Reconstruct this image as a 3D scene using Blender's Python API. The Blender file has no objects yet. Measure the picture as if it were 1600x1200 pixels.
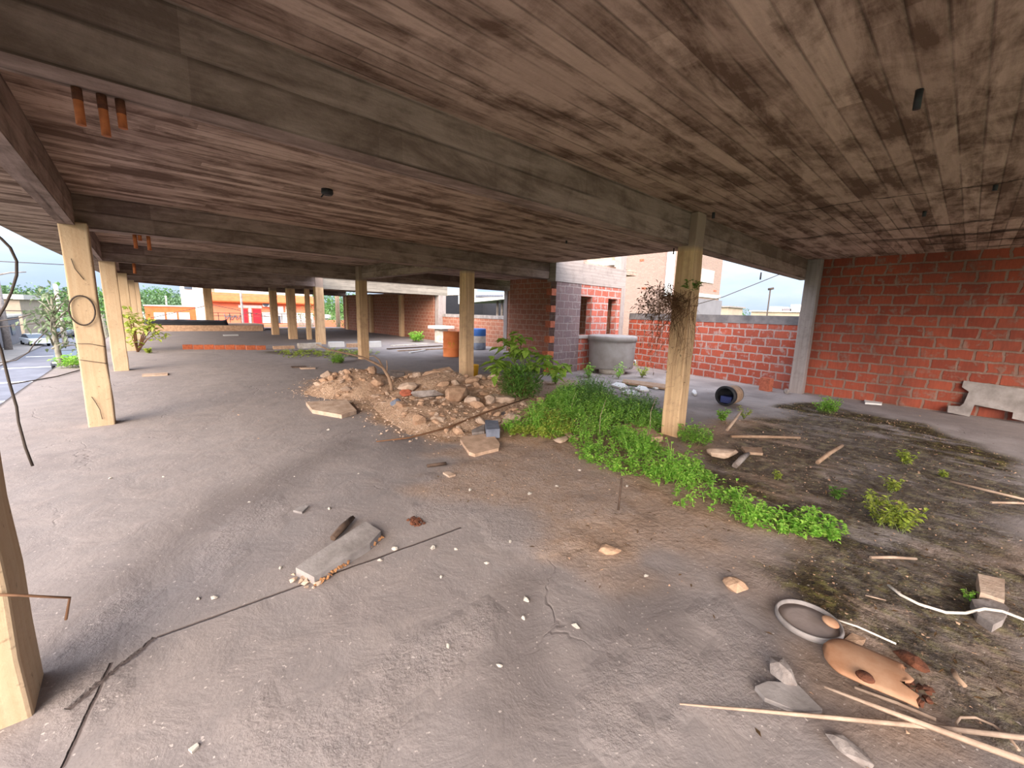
import bpy, bmesh, math, random
from mathutils import Vector, Matrix, noise
random.seed(7)
sc = bpy.context.scene
COL = sc.collection
R = random.random
def U(a, b): return a + (b - a) * random.random()
PI = math.pi

# ------------------------------------------------------------------ camera
FOC, EYE = 640.0, 1.6
_p, _r, _t = math.radians(9.84), math.radians(1.57), math.radians(47.7)
F0 = Vector((math.cos(_t), math.sin(_t), 0)); R0 = Vector((math.sin(_t), -math.cos(_t), 0)); UP = Vector((0, 0, 1))
FW = F0 * math.cos(_p) - UP * math.sin(_p)
UPc = UP * math.cos(_p) + F0 * math.sin(_p)
RR = R0 * math.cos(_r) + UPc * math.sin(_r)
UU = UPc * math.cos(_r) - R0 * math.sin(_r)
CAM = Vector((0, 0, EYE))
cam = bpy.data.cameras.new('camera'); cam.sensor_width = 36; cam.sensor_fit = 'HORIZONTAL'
cam.lens = 36 * FOC / 1600; cam.clip_start = 0.05; cam.clip_end = 2000
co = bpy.data.objects.new('camera', cam); COL.objects.link(co)
m = Matrix((RR, UU, -FW)).transposed().to_4x4(); m.translation = CAM
co.matrix_world = m
sc.camera = co

def ray(x, y): return FW * FOC + RR * (x - 800) - UU * (y - 600)
def fl(x, y, z=0.0):
    """real point of the horizontal plane at height z that the photo shows at x, y"""
    d = ray(x, y); t = (z - EYE) / d.z; return CAM + d * t
def hgt(x, y, p):
    d = ray(x, y); t = math.hypot(p[0], p[1]) / math.hypot(d.x, d.y); return EYE + d.z * t
def atX(x, y, X): d = ray(x, y); return CAM + d * (X / d.x)
def atY(x, y, Y): d = ray(x, y); return CAM + d * (Y / d.y)

# ------------------------------------------------------------------ mesh builder
class MB:
    def __init__(s): s.v = []; s.f = []; s.uv = []; s.sm = []
    def quad(s, pts, uvs=None, smooth=False):
        i = len(s.v); s.v += [tuple(p) for p in pts]; s.f.append(tuple(range(i, i + len(pts))))
        s.uv.append(uvs or [(0, 0)] * len(pts)); s.sm.append(smooth)
    def box(s, a, b, uv='wall', rz=0, piv=None, jit=0.0):
        x0, y0, z0 = a; x1, y1, z1 = b
        P = [(x0,y0,z0),(x1,y0,z0),(x1,y1,z0),(x0,y1,z0),(x0,y0,z1),(x1,y0,z1),(x1,y1,z1),(x0,y1,z1)]
        if jit: P = [tuple(c + U(-jit, jit) for c in p) for p in P]
        Fc = [(0,3,2,1,2),(4,5,6,7,2),(0,1,5,4,1),(2,3,7,6,1),(1,2,6,5,0),(3,0,4,7,0)]
        Q = P
        if rz:
            c, sn = math.cos(rz), math.sin(rz); px, py = piv or ((x0+x1)/2, (y0+y1)/2)
            Q = [(px+(x-px)*c-(y-py)*sn, py+(x-px)*sn+(y-py)*c, z) for x, y, z in P]
        for fa in Fc:
            ax = fa[4]; ids = fa[:4]; uvs = []
            for k in ids:
                x, y, z = P[k]
                if uv == 'wall': t = (x, y) if ax == 2 else ((x, z) if ax == 1 else (y, z))
                elif uv == 'x': t = (x, y) if ax == 2 else ((x, z) if ax == 1 else (y, z))
                elif uv == 'y': t = (y, x) if ax == 2 else ((x, z) if ax == 1 else (y, z))
                else: t = (x, y) if ax == 2 else ((z, x) if ax == 1 else (z, y))
                uvs.append(t)
            s.quad([Q[k] for k in ids], uvs)
    def prism(s, poly, z0, z1):
        n = len(poly)
        s.quad([(x, y, z1) for x, y in poly], [(x, y) for x, y in poly])
        s.quad([(x, y, z0) for x, y in reversed(poly)], [(x, y) for x, y in reversed(poly)])
        for i in range(n):
            (xa, ya), (xb, yb) = poly[i], poly[(i+1) % n]; L = math.hypot(xb-xa, yb-ya)
            s.quad([(xa,ya,z0),(xb,yb,z0),(xb,yb,z1),(xa,ya,z1)], [(0,z0),(L,z0),(L,z1),(0,z1)])
    def slabpoly(s, poly3, thick):
        """polygon in any plane (list of points) given thickness vector"""
        t = Vector(thick); A = [Vector(p) for p in poly3]; B = [p + t for p in A]; n = len(A)
        s.quad(A[::-1]); s.quad(B)
        for i in range(n): s.quad([A[i], A[(i+1) % n], B[(i+1) % n], B[i]])
    def tube(s, pts, rad, n=6, cap=True):
        pts = [Vector(p) for p in pts]; N = len(pts)
        if not isinstance(rad, (list, tuple)): rad = [rad] * N
        rings = []; up = Vector((0.13, 0.27, 1)).normalized()
        L = 0
        for i, p in enumerate(pts):
            d = (pts[min(i+1, N-1)] - pts[max(i-1, 0)])
            d = d.normalized() if d.length > 1e-9 else Vector((0, 0, 1))
            a = d.cross(up)
            if a.length < 0.05: a = d.cross(Vector((1, 0.2, 0)))
            a.normalize(); b = d.cross(a).normalized()
            base = len(s.v)
            for k in range(n):
                an = 2*PI*k/n; s.v.append(tuple(p + (a*math.cos(an) + b*math.sin(an)) * rad[i]))
            rings.append((base, L))
            if i + 1 < N: L += (pts[i+1]-p).length
        for i in range(N-1):
            b0, l0 = rings[i]; b1, l1 = rings[i+1]
            for k in range(n):
                k2 = (k+1) % n
                s.f.append((b0+k, b0+k2, b1+k2, b1+k)); s.sm.append(True)
                s.uv.append([(l0, k/n), (l0, (k+1)/n), (l1, (k+1)/n), (l1, k/n)])
        if cap:
            for b0, o in ((rings[0][0], 1), (rings[-1][0], -1)):
                s.f.append(tuple(b0+k for k in range(n))[::-o]); s.sm.append(False); s.uv.append([(0, 0)] * n)
    def lathe(s, prof, c=(0,0,0), n=32, smooth=True, M=None, cap=True):
        base = len(s.v); N = len(prof); cx, cy, cz = c
        for r, z in prof:
            for k in range(n):
                an = 2*PI*k/n; p = Vector((r*math.cos(an), r*math.sin(an), z))
                if M: p = M @ p
                s.v.append((cx+p.x, cy+p.y, cz+p.z))
        for i in range(N-1):
            for k in range(n):
                k2 = (k+1) % n
                s.f.append((base+i*n+k, base+i*n+k2, base+(i+1)*n+k2, base+(i+1)*n+k)); s.sm.append(smooth)
                u0, u1 = k/n*2, (k+1)/n*2; s.uv.append([(u0, prof[i][1]), (u1, prof[i][1]), (u1, prof[i+1][1]), (u0, prof[i+1][1])])
        if prof[0] == prof[-1] or not cap: return
        if prof[0][0] > 1e-6: s.f.append(tuple(base+k for k in range(n))[::-1]); s.sm.append(False); s.uv.append([(0,0)]*n)
        if prof[-1][0] > 1e-6: s.f.append(tuple(base+(N-1)*n+k for k in range(n))); s.sm.append(False); s.uv.append([(0,0)]*n)
    def leaf(s, p, d, L, W, fold=0.25, droop=0.0):
        d = Vector(d).normalized(); side = d.cross(UP)
        if side.length < .05: side = Vector((1, 0, 0))
        side.normalize(); nrm = side.cross(d).normalized(); p = Vector(p)
        mid = p + d*L*.5; tip = p + d*L - UP*L*droop
        a = mid + side*W*.5 + nrm*W*fold; b = mid - side*W*.5 + nrm*W*fold
        i = len(s.v); s.v += [tuple(p), tuple(a), tuple(tip), tuple(b)]
        s.f += [(i, i+1, i+2), (i, i+2, i+3)]; s.uv += [[(0,0)]*3]*2; s.sm += [True, True]
    def hull(s, pts):
        bm = bmesh.new()
        for p in pts: bm.verts.new(p)
        r = bmesh.ops.convex_hull(bm, input=bm.verts)
        bmesh.ops.delete(bm, geom=list({g for g in r['geom_interior'] + r['geom_unused'] if isinstance(g, bmesh.types.BMVert)}), context='VERTS')
        base = len(s.v); bm.verts.index_update()
        s.v += [tuple(v.co) for v in bm.verts]
        for f in bm.faces: s.f.append(tuple(base+v.index for v in f.verts)); s.uv.append([(0,0)]*len(f.verts)); s.sm.append(False)
        bm.free()
    def build(s, name, mat, parent=None, loc=None, bevel=0.0, seg=2):
        off = Vector(parent['_w']) if parent is not None and '_w' in parent else Vector(loc or (0, 0, 0))
        me = bpy.data.meshes.new(name)
        me.from_pydata([(x-off.x, y-off.y, z-off.z) for x, y, z in s.v], [], s.f)
        ul = me.uv_layers.new(name='UVMap')
        flat = [c for fu in s.uv for t in fu for c in t]
        ul.data.foreach_set('uv', flat)
        me.polygons.foreach_set('use_smooth', s.sm)
        me.materials.append(mat); me.update()
        o = bpy.data.objects.new(name, me); COL.objects.link(o)
        if parent is not None: o.parent = parent
        elif loc is not None: o.location = loc; o['_w'] = tuple(loc)
        else: o['_w'] = (0, 0, 0)
        if bevel:
            md = o.modifiers.new('bevel', 'BEVEL'); md.width = bevel; md.segments = seg; md.limit_method = 'ANGLE'
        return o
def tag(o, label=None, cat=None, group=None, kind=None):
    if label: o['label'] = label
    if cat: o['category'] = cat
    if group: o['group'] = group
    if kind: o['kind'] = kind
    return o
def empty(name, loc, label=None, cat=None, group=None):
    o = bpy.data.objects.new(name, None); COL.objects.link(o); o.location = loc; o['_w'] = tuple(loc)
    o.empty_display_size = .1
    return tag(o, label, cat, group)
def copy_tree(o, parent=None):
    c = o.copy(); COL.objects.link(c)
    if parent is not None: c.parent = parent
    for ch in list(o.children): copy_tree(ch, c)
    return c
def struct(o): o['kind'] = 'structure'; return o
ORD = ['first','second','third','fourth','fifth','sixth','seventh','eighth','ninth','tenth','eleventh','twelfth']

# ------------------------------------------------------------------ material builder
def lin(c):
    return tuple(((x/255)/12.92 if x/255 <= .04045 else ((x/255+.055)/1.055)**2.4) for x in c) + (1,)
class NT:
    def __init__(s, name, rough=.9, spec=.25):
        s.m = bpy.data.materials.new(name); s.m.use_nodes = True; s.t = s.m.node_tree; s.t.nodes.clear()
        s.out = s.t.nodes.new('ShaderNodeOutputMaterial'); s.b = s.t.nodes.new('ShaderNodeBsdfPrincipled')
        s.t.links.new(s.b.outputs[0], s.out.inputs[0]); s.b.inputs['Roughness'].default_value = rough
        s.b.inputs['Specular IOR Level'].default_value = spec
    def put(s, sock, v):
        if isinstance(v, bpy.types.NodeSocket): s.t.links.new(v, sock)
        else: sock.default_value = v
    def n(s, typ, out=0, props=None, **kw):
        nd = s.t.nodes.new('ShaderNode' + typ)
        for k, v in (props or {}).items(): setattr(nd, k, v)
        for k, v in kw.items():
            key = int(k[1:]) if k[0] == 'i' and k[1:].isdigit() else k.replace('_', ' ')
            s.put(nd.inputs[key], v)
        return nd.outputs[out]
    def math(s, op, a, b=0.0, c=None, clamp=False):
        nd = s.t.nodes.new('ShaderNodeMath'); nd.operation = op; nd.use_clamp = clamp
        s.put(nd.inputs[0], a); s.put(nd.inputs[1], b)
        if c is not None: s.put(nd.inputs[2], c)
        return nd.outputs[0]
    def mix(s, f, a, b, blend='MIX'):
        nd = s.t.nodes.new('ShaderNodeMix'); nd.data_type = 'RGBA'; nd.blend_type = blend
        s.put(nd.inputs[0], f); s.put(nd.inputs[6], a); s.put(nd.inputs[7], b); return nd.outputs[2]
    def rng(s, v, a, b, c=0.0, d=1.0):
        nd = s.t.nodes.new('ShaderNodeMapRange'); s.put(nd.inputs[0], v)
        for i, x in enumerate((a, b, c, d)): nd.inputs[i+1].default_value = x
        return nd.outputs[0]
    def noise(s, vec, scale, detail=4, rough=.55, dist=0.0, col=False):
        return s.n('TexNoise', out=1 if col else 0, Vector=vec, Scale=scale, Detail=detail, Roughness=rough, Distortion=dist)
    def map(s, vec, scale=(1,1,1), loc=(0,0,0), rot=(0,0,0)):
        return s.n('Mapping', Vector=vec, Scale=scale, Location=loc, Rotation=rot)
    def obj(s): return s.n('TexCoord', out=3)
    def uv(s): return s.n('TexCoord', out=2)
    def pos(s): return s.n('NewGeometry', out=0)
    def sep(s, v):
        nd = s.t.nodes.new('ShaderNodeSeparateXYZ'); s.put(nd.inputs[0], v); return nd.outputs
    def bump(s, h, strength=.3, dist=.02):
        s.put(s.b.inputs['Normal'], s.n('Bump', Height=h, Strength=strength, Distance=dist))
    def color(s, c): s.put(s.b.inputs['Base Color'], c); return s.m

def M_plain(name, c, var=.15, scale=6, rough=.85, bump=.15, c2=None, metal=0, spec=.25):
    t = NT(name, rough, spec); v = t.obj(); a = lin(c)
    b = lin(c2) if c2 else tuple(x*(1-var*2) for x in a[:3]) + (1,)
    f = t.rng(t.noise(v, scale, 5, .6), .35, .65)
    if bump: t.bump(t.noise(v, scale*5, 4), bump, .01)
    t.b.inputs['Metallic'].default_value = metal
    return t.color(t.mix(f, a, b))
def M_boards(name, c, dark, c3, width=.13, stain=.5, lines=1.0, seed=0, gaps=()):
    t = NT(name, .92, .15); v = t.map(t.uv(), loc=(seed*3.7, seed*1.31, 0)); o = t.sep(v)
    w = t.math('DIVIDE', o[1], width); bid = t.math('FLOOR', w); fr = t.math('FRACT', w)
    seg = t.math('FLOOR', t.math('ADD', t.math('DIVIDE', o[0], 2.9), t.math('MULTIPLY', bid, .37)))
    cmb = t.n('CombineXYZ', i0=bid, i1=seg)
    rnd = t.n('TexWhiteNoise', out=0, Vector=cmb)
    st = t.noise(t.map(v, (.55, 2.6, 1)), 1.6, 7, .68, .4)
    st2 = t.noise(t.map(v, (1.2, 14, 1)), 2.2, 5, .65)
    bl = t.noise(v, 2.6, 7, .7, .8)
    seg2 = t.math('FLOOR', t.math('ADD', t.math('DIVIDE', o[0], .9), t.math('MULTIPLY', bid, .61)))
    rnd2 = t.n('TexWhiteNoise', out=0, Vector=t.n('CombineXYZ', i0=bid, i1=seg2, i2=3.3))
    base = t.mix(t.rng(rnd, 0, 1), lin(c), lin(c3))
    base = t.mix(t.rng(st2, .3, .75, 0, .55), base, lin(tuple(int(x*.72) for x in c)))
    f = t.math('MULTIPLY', t.rng(t.math('ADD', t.math('ADD', st, t.math('ADD', t.math('MULTIPLY', rnd, .10), t.math('MULTIPLY', rnd2, .07))), t.math('MULTIPLY', bl, .5)), .755, .96), stain)
    base = t.mix(f, base, lin(dark))
    edge = t.math('MINIMUM', fr, t.math('SUBTRACT', 1.0, fr))
    ln = t.math('MULTIPLY', t.math('SUBTRACT', 1.0, t.rng(edge, .0, .08)), t.rng(t.noise(v, 1.3, 3), .36, .56))
    base = t.mix(t.math('MULTIPLY', ln, .75*lines), base, lin((32, 24, 21)))
    for gx, y0, y1, gw in gaps:      # rough open cracks crossing the boards
        wob = t.math('MULTIPLY', t.math('SUBTRACT', t.noise(v, 1.7, 5, .65), .5), .45)
        dd = t.math('ABSOLUTE', t.math('ADD', t.math('SUBTRACT', o[0], gx), wob))
        rr = t.math('MULTIPLY', t.math('SUBTRACT', 1.0, t.rng(dd, gw*.3, gw)), t.rng(t.noise(t.map(v, (3, 1.2, 1)), 1.6, 5, .7), .42, .52))
        rr = t.math('MULTIPLY', rr, t.math('MULTIPLY', t.math('GREATER_THAN', o[1], y0), t.math('LESS_THAN', o[1], y1)))
        base = t.mix(t.math('MULTIPLY', rr, .85), base, lin((30, 24, 20)))
    h = t.math('ADD', t.math('ADD', t.math('MULTIPLY', rnd, .5), t.math('MULTIPLY', st2, .6)), t.math('MULTIPLY', ln, -.9))
    h = t.math('ADD', h, t.math('MULTIPLY', t.noise(v, 40, 4, .6), .4))
    t.bump(h, .55, .012)
    return t.color(base)
def M_brick(name, c1, c2, mortar, grime=(70,60,58), gr=.35, bw=.345, rh=.195, ms=.021, gscale=.8, rust=.0):
    t = NT(name, .92, .15); u = t.uv()
    dn = t.noise(u, 5.0, 3, .6, col=True)
    vec = t.n('VectorMath', props={'operation': 'ADD'}, i0=u, i1=t.map(dn, (.085, .055, 0), (-.042, -.027, 0)))
    br = t.t.nodes.new('ShaderNodeTexBrick'); t.put(br.inputs['Vector'], vec)
    br.inputs['Color1'].default_value = lin(c1); br.inputs['Color2'].default_value = lin(c2); br.inputs['Mortar'].default_value = lin(mortar)
    br.inputs['Scale'].default_value = 1; br.inputs['Mortar Size'].default_value = ms; br.inputs['Brick Width'].default_value = bw
    br.inputs['Row Height'].default_value = rh; br.inputs['Mortar Smooth'].default_value = .35; br.inputs['Bias'].default_value = -.1
    c = br.outputs['Color']
    smear = t.math('MULTIPLY', t.rng(t.noise(u, 5.2, 5, .62, .2), .55, .66), .75)
    c = t.mix(smear, c, lin(mortar))
    c = t.mix(t.math('MULTIPLY', t.rng(t.noise(t.map(u, (30, 5, 1)), 1.0, 4, .6), .4, .7), .35), c, lin(tuple(int(x*.7) for x in c1)))
    c = t.mix(t.math('MULTIPLY', t.rng(t.noise(t.map(u, (1.4, .7, 1)), gscale, 5, .6, .5), .42, .7), gr), c, lin(grime))
    h = t.math('ADD', t.math('MULTIPLY', br.outputs['Fac'], -1.0), t.math('MULTIPLY', t.noise(u, 22, 5, .6), .5))
    h = t.math('ADD', h, t.math('MULTIPLY', smear, .7))
    t.bump(h, .7, .012)
    return t.color(c)
def M_column(name, c, c2, dark, streak=1.0, top=None):
    t = NT(name, .9, .2); u = t.uv(); o = t.obj()
    st = t.noise(t.map(u, (.35, 13, 1)), 1.7, 4, .55)
    base = t.mix(t.rng(st, .38, .62), lin(c), lin(c2))
    base = t.mix(t.math('MULTIPLY', t.rng(t.noise(o, 4.5, 7, .68), .5, .72), .65*streak), base, lin(dark))
    base = t.mix(t.math('MULTIPLY', t.rng(t.noise(o, 26, 3, .5), .66, .74), .45), base, lin(tuple(int(x*.55) for x in dark)))
    if top:
        hz_ = t.math('ADD', t.sep(o)[2], t.math('MULTIPLY', t.noise(o, 6, 4, .6), .10))
        base = t.mix(t.rng(hz_, 2.50, 2.58), base, lin(top))
    t.bump(t.math('ADD', t.math('MULTIPLY', st, .4), t.math('MULTIPLY', t.noise(o, 30, 5, .6), .6)), .4, .012)
    return t.color(base)
def M_leaf(name, c, c2, c3=None, scale=7, trans=.35):
    t = NT(name, .55, .3); v = t.obj()
    f = t.rng(t.noise(v, scale, 3, .6), .35, .65)
    col = t.mix(f, lin(c), lin(c2))
    col = t.mix(t.rng(t.noise(v, scale*4.3, 2, .5), .45, .75), col, lin(c3 or c2))
    t.color(col)
    tr = t.n('BsdfTranslucent', Color=col)
    ms = t.t.nodes.new('ShaderNodeMixShader'); ms.inputs[0].default_value = trans
    t.t.links.new(t.b.outputs[0], ms.inputs[1]); t.t.links.new(tr, ms.inputs[2]); t.t.links.new(ms.outputs[0], t.out.inputs[0])
    return t.m

K = {}
K['ceil'] = M_boards('board_marked_ceiling', (192,166,150), (90,68,56), (168,142,128), .125, .92, .7, 0, ((8.0,-1.2,2.3,.10),(9.0,-1.6,1.3,.20),(9.75,-1.6,.7,.22),(10.6,-1.6,.6,.12),(6.0,-1,1.9,.03)))
K['beam'] = M_boards('board_marked_beam', (166,144,136), (94,76,68), (150,130,122), .19, .75, .7, 2)
K['beam_light'] = M_boards('pale_beam', (150,142,132), (104,97,90), (136,128,118), .19, .5, .6, 4)
K['column_cream'] = M_column('cream_column', (184,160,131), (177,150,120), (144,118,92), .45)
K['column'] = M_column('ochre_column', (210,176,137), (184,148,112), (132,104,82), .75, (150,130,118))
K['column_grey'] = M_column('grey_column', (152,141,137), (136,125,121), (106,95,91), .8)
K['brick'] = M_brick('hollow_brick_wall', (160,82,62), (134,66,52), (138,114,102), (78,58,52), .55)
K['brick_pale'] = M_brick('sunlit_hollow_brick', (172,82,60), (150,68,50), (168,150,144), (110,88,84), .35)
K['brick_pink'] = M_brick('washed_pink_brick', (180,98,82), (156,80,66), (168,152,148), (120,100,98), .4, ms=.024)
K['brick_dark'] = M_brick('sooty_brick_wall', (156,100,80), (144,90,72), (168,136,118), (126,94,76), .5, ms=.02)
K['brick_grey'] = M_brick('grey_washed_brick', (118,98,98), (104,88,90), (144,132,130), (128,100,98), .5, ms=.012)
K['brick_house'] = M_brick('pale_brick_facade', (158,132,120), (144,120,110), (134,120,112), (150,126,116), .3, .23, .075, .01)
K['red_brick'] = M_plain('red_brick', (176,100,76), .2, 14, .9, .3)
K['orange_brick'] = M_plain('orange_brick', (186,104,70), .2, 14, .9, .3)
K['conc'] = M_plain('grey_concrete', (150,142,138), .18, 5, .92, .4, (118,110,106))
K['conc_pale'] = M_plain('pale_concrete', (196,188,178), .12, 6, .9, .4, (160,148,136))
K['conc_dark'] = M_plain('dark_concrete', (84,81,83), .15, 3, .92, .4, (118,112,112))
K['stone'] = M_plain('broken_concrete', (192,168,148), .15, 7, .95, .6, (160,134,114))
K['stone_grey'] = M_plain('grey_rock', (148,138,132), .15, 9, .95, .6, (112,100,94))
K['stone_tan'] = M_plain('tan_rubble', (190,156,128), .15, 9, .95, .6, (152,120,96))
K['sand'] = M_plain('sandstone_slab', (196,164,140), .1, 9, .95, .3, (164,136,112))
K['rust'] = M_plain('rusty_pipe', (178,104,60), .2, 12, .8, .3, (128,72,44))
K['rust_dark'] = M_plain('dark_rust', (110,66,46), .2, 20, .9, .5, (70,44,34))
K['rust_plate'] = M_plain('rusty_plate', (176,138,110), .2, 5, .75, .15, (150,104,74))
K['wire'] = M_plain('dark_wire', (70,60,54), .1, 12, .7, 0)
K['wire_rust'] = M_plain('rusty_wire', (120,88,66), .1, 12, .7, 0)
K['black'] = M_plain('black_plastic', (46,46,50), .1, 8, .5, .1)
K['white'] = M_plain('white_paint', (206,203,199), .05, 4, .7, .05)
K['white_cable'] = M_plain('white_cable', (226,214,200), .06, 9, .6, 0)
K['wood'] = M_plain('weathered_wood', (160,134,112), .2, 14, .85, .3, (138,110,88))
K['wood_dark'] = M_plain('dark_wood', (92,74,62), .2, 14, .85, .3, (66,52,44))
K['wood_pale'] = M_plain('pale_bamboo', (180,156,136), .2, 9, .75, .2, (146,122,104))
K['twig'] = M_plain('dry_twig', (116,82,58), .2, 12, .9, 0)
K['stem'] = M_plain('green_stem', (112,120,72), .2, 12, .8, 0)
K['bark'] = M_plain('grey_bark', (138,132,118), .2, 8, .9, .3)
K['orange_drum'] = M_plain('orange_painted_steel', (244,146,88), .1, 3, .65, .1, (232,128,72))
K['blue'] = M_plain('blue_plastic', (64,108,178), .1, 5, .5, .05)
K['blue_dark'] = M_plain('dark_blue_plastic', (50,58,104), .1, 5, .5, .05)
K['yellow'] = M_plain('yellow_plastic', (222,170,52), .1, 6, .5, .05)
K['tank'] = M_plain('fibre_cement', (150,144,142), .1, 2.2, .8, .15, (128,120,116))
K['slate'] = M_plain('slate_plastic', (116,120,132), .1, 6, .6, .1, (88,92,104))
K['weed'] = M_leaf('weed_leaf', (158,212,86), (118,178,66), (204,228,116))
K['weed_yellow'] = M_leaf('yellowing_weed_leaf', (182,198,84), (146,172,66), (204,198,110))
K['weed_deep'] = M_leaf('deep_green_leaf', (108,152,62), (78,120,52), (142,176,84))
K['broad'] = M_leaf('broad_leaf', (156,192,78), (124,162,62), (200,212,110))
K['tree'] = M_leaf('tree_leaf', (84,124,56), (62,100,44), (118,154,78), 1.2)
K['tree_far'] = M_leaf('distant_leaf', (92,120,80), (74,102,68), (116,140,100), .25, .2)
K['tree_pale'] = M_leaf('pale_grey_leaf', (112,124,92), (84,98,68), (140,148,116), 3)
K['dry_leaf'] = M_leaf('dry_leaf', (120,92,62), (92,68,46), (64,58,40))
K['tile_roof'] = M_plain('orange_roof', (200,104,62), .1, 3, .85, .1, (186,90,52))
K['pink'] = M_plain('salmon_render', (204,122,92), .06, 1.5, .9, .05)
K['red_door'] = M_plain('red_paint', (188,34,48), .06, 3, .6, .03)
K['render_white'] = M_plain('white_render', (190,182,175), .06, 1.5, .9, .05)
K['render_grey'] = M_plain('grey_render', (118,114,118), .08, 1.5, .9, .05)
K['render_beige'] = M_plain('beige_render', (162,146,128), .08, 1.5, .9, .05)
K['glass'] = M_plain('dark_glass', (70,80,92), .05, 3, .15, 0, spec=.5)
K['asphalt'] = M_plain('asphalt', (108,108,116), .06, .6, .95, .1, (92,92,100))
K['pave'] = M_plain('pavement', (130,124,120), .08, .8, .95, .1)
K['grass'] = M_plain('verge_grass', (90,106,60), .2, 2, .95, .2)
K['car_white'] = M_plain('white_car_paint', (226,232,240), .03, 2, .3, 0, spec=.5)
K['car_dark'] = M_plain('dark_car_paint', (58,60,68), .03, 2, .35, 0, spec=.5)
K['tyre'] = M_plain('tyre', (34,34,36), .05, 9, .9, 0)
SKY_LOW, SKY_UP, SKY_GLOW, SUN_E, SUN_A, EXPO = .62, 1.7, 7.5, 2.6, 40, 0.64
# ================================================================== SETTING
def edgeX(y):
    pts = [(-6,-1.9),(6,-1.74),(12,-1.68),(15,-1.6),(18.3,-1.46),(23,-1.28),(29,-1.0),(37,-.4)]
    for (a, xa), (b, xb) in zip(pts, pts[1:]):
        if y <= b: return xa + (xb-xa) * max(0, (y-a))/(b-a)
    return pts[-1][1]
def nz(x, y, s, seed=0.0): return noise.noise(Vector((x*s+seed, y*s-seed, seed*.7)))
def fbm(x, y, s, o=4, seed=0.0):
    v = 0; a = 1
    for i in range(o): v += a*nz(x, y, s, seed+i*5.1); s *= 2.1; a *= .5
    return v
def poly_px(pts): return [(p.x, p.y) for p in (fl(x, y) for x, y in pts)]
def sdist(poly, x, y):
    ins = False; d = 1e9; n = len(poly)
    for i in range(n):
        ax, ay = poly[i]; bx, by = poly[(i+1) % n]
        if (ay > y) != (by > y) and x < (bx-ax)*(y-ay)/(by-ay)+ax: ins = not ins
        ex, ey = bx-ax, by-ay; t = max(0, min(1, ((x-ax)*ex+(y-ay)*ey)/(ex*ex+ey*ey+1e-12)))
        d = min(d, math.hypot(x-ax-t*ex, y-ay-t*ey))
    return d if ins else -d
def sstep(a, b, v): t = max(0, min(1, (v-a)/(b-a))); return t*t*(3-2*t)
class Zone:
    def __init__(s, pts, soft=.12, amp=.18, ns=2.2, k=1.0, seed=0):
        s.p = poly_px(pts); s.soft = soft; s.amp = amp; s.ns = ns; s.k = k; s.seed = seed
        xs = [p[0] for p in s.p]; ys = [p[1] for p in s.p]; m = soft+amp*1.6
        s.bb = (min(xs)-m, max(xs)+m, min(ys)-m, max(ys)+m)
    def __call__(s, x, y):
        b = s.bb
        if x < b[0] or x > b[1] or y < b[2] or y > b[3]: return 0
        return s.k*sstep(-s.soft, s.soft, sdist(s.p, x, y)+s.amp*fbm(x, y, s.ns, 3, s.seed))
Z_moss = [Zone([(1130,690),(1180,655),(1300,645),(1420,668),(1600,735),(1600,1010),(1480,1000),(1330,980),(1240,900),(1290,862),(1210,820),(1140,770),(1100,730)], .2, .35, 1.5, .9),
          Zone([(1290,850),(1600,900),(1600,1190),(1500,1130),(1330,1010),(1230,900)], .2, .3, 1.8, 1.0, 3),
          Zone([(1200,635),(1270,630),(1430,660),(1600,725),(1600,765),(1400,700),(1280,655)], .12, .2, 1.2, 1.0, 5),
          Zone([(400,548),(560,545),(590,552),(560,560),(430,556)], .25, .4, 1.0, .75, 8)]
Z_dirt = [Zone([(470,602),(560,578),(790,585),(880,640),(900,690),(720,700),(620,680),(560,640)], .25, .35, 1.6, 1.0, 1),
          Zone([(640,745),(760,695),(900,690),(1030,715),(1110,800),(1120,830),(1000,885),(900,875),(830,820),(760,790)], .3, .45, 1.8, .62, 2),
          Zone([(850,800),(1000,800),(1030,850),(960,890),(860,870)], .12, .2, 2.5, .7, 4),
          Zone([(1060,690),(1160,640),(1240,660),(1280,720),(1250,800),(1170,770)], .3, .35, 1.6, .8, 6),
          Zone([(1000,800),(1200,830),(1290,900),(1240,960),(1080,900)], .3, .3, 1.6, .35, 9),
          Zone([(760,600),(900,590),(1000,640),(1110,740),(1250,820),(1300,860),(1180,850),(1040,800),(930,740),(800,690)], .2, .3, 1.8, .8, 11),
          Zone([(1280,850),(1600,860),(1600,1200),(1400,1180),(1250,1020)], .3, .4, 1.8, .6, 12)]
Z_damp_shade = [Zone([(100,1010),(180,900),(300,800),(450,720),(545,688),(500,735),(380,800),(260,880),(150,1020)], .25, .2, 1.2, .7, 1),
          Zone([(770,1200),(765,1000),(800,890),(850,880),(850,1000),(900,1200)], .12, .15, 2, .6, 2),
          Zone([(940,930),(990,880),(1060,920),(1080,1000),(1010,980),(960,1040)], .15, .15, 2, .7, 3),
          Zone([(1150,930),(1230,910),(1320,940),(1330,1010),(1250,1090),(1180,1030)], .12, .15, 2.4, .8, 4),
          Zone([(1190,1000),(1600,1060),(1600,1200),(1150,1200)], .12, .25, 2.4, .8, 5),
          Zone([(600,690),(640,640),(690,700),(640,720)], .2, .2, 2, .6, 6),
          Zone([(755,600),(800,570),(850,580),(800,600)], .2, .2, 2, .5, 7)]  # last zone: soft shadow right of the ochre column, painted into the floor
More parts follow.
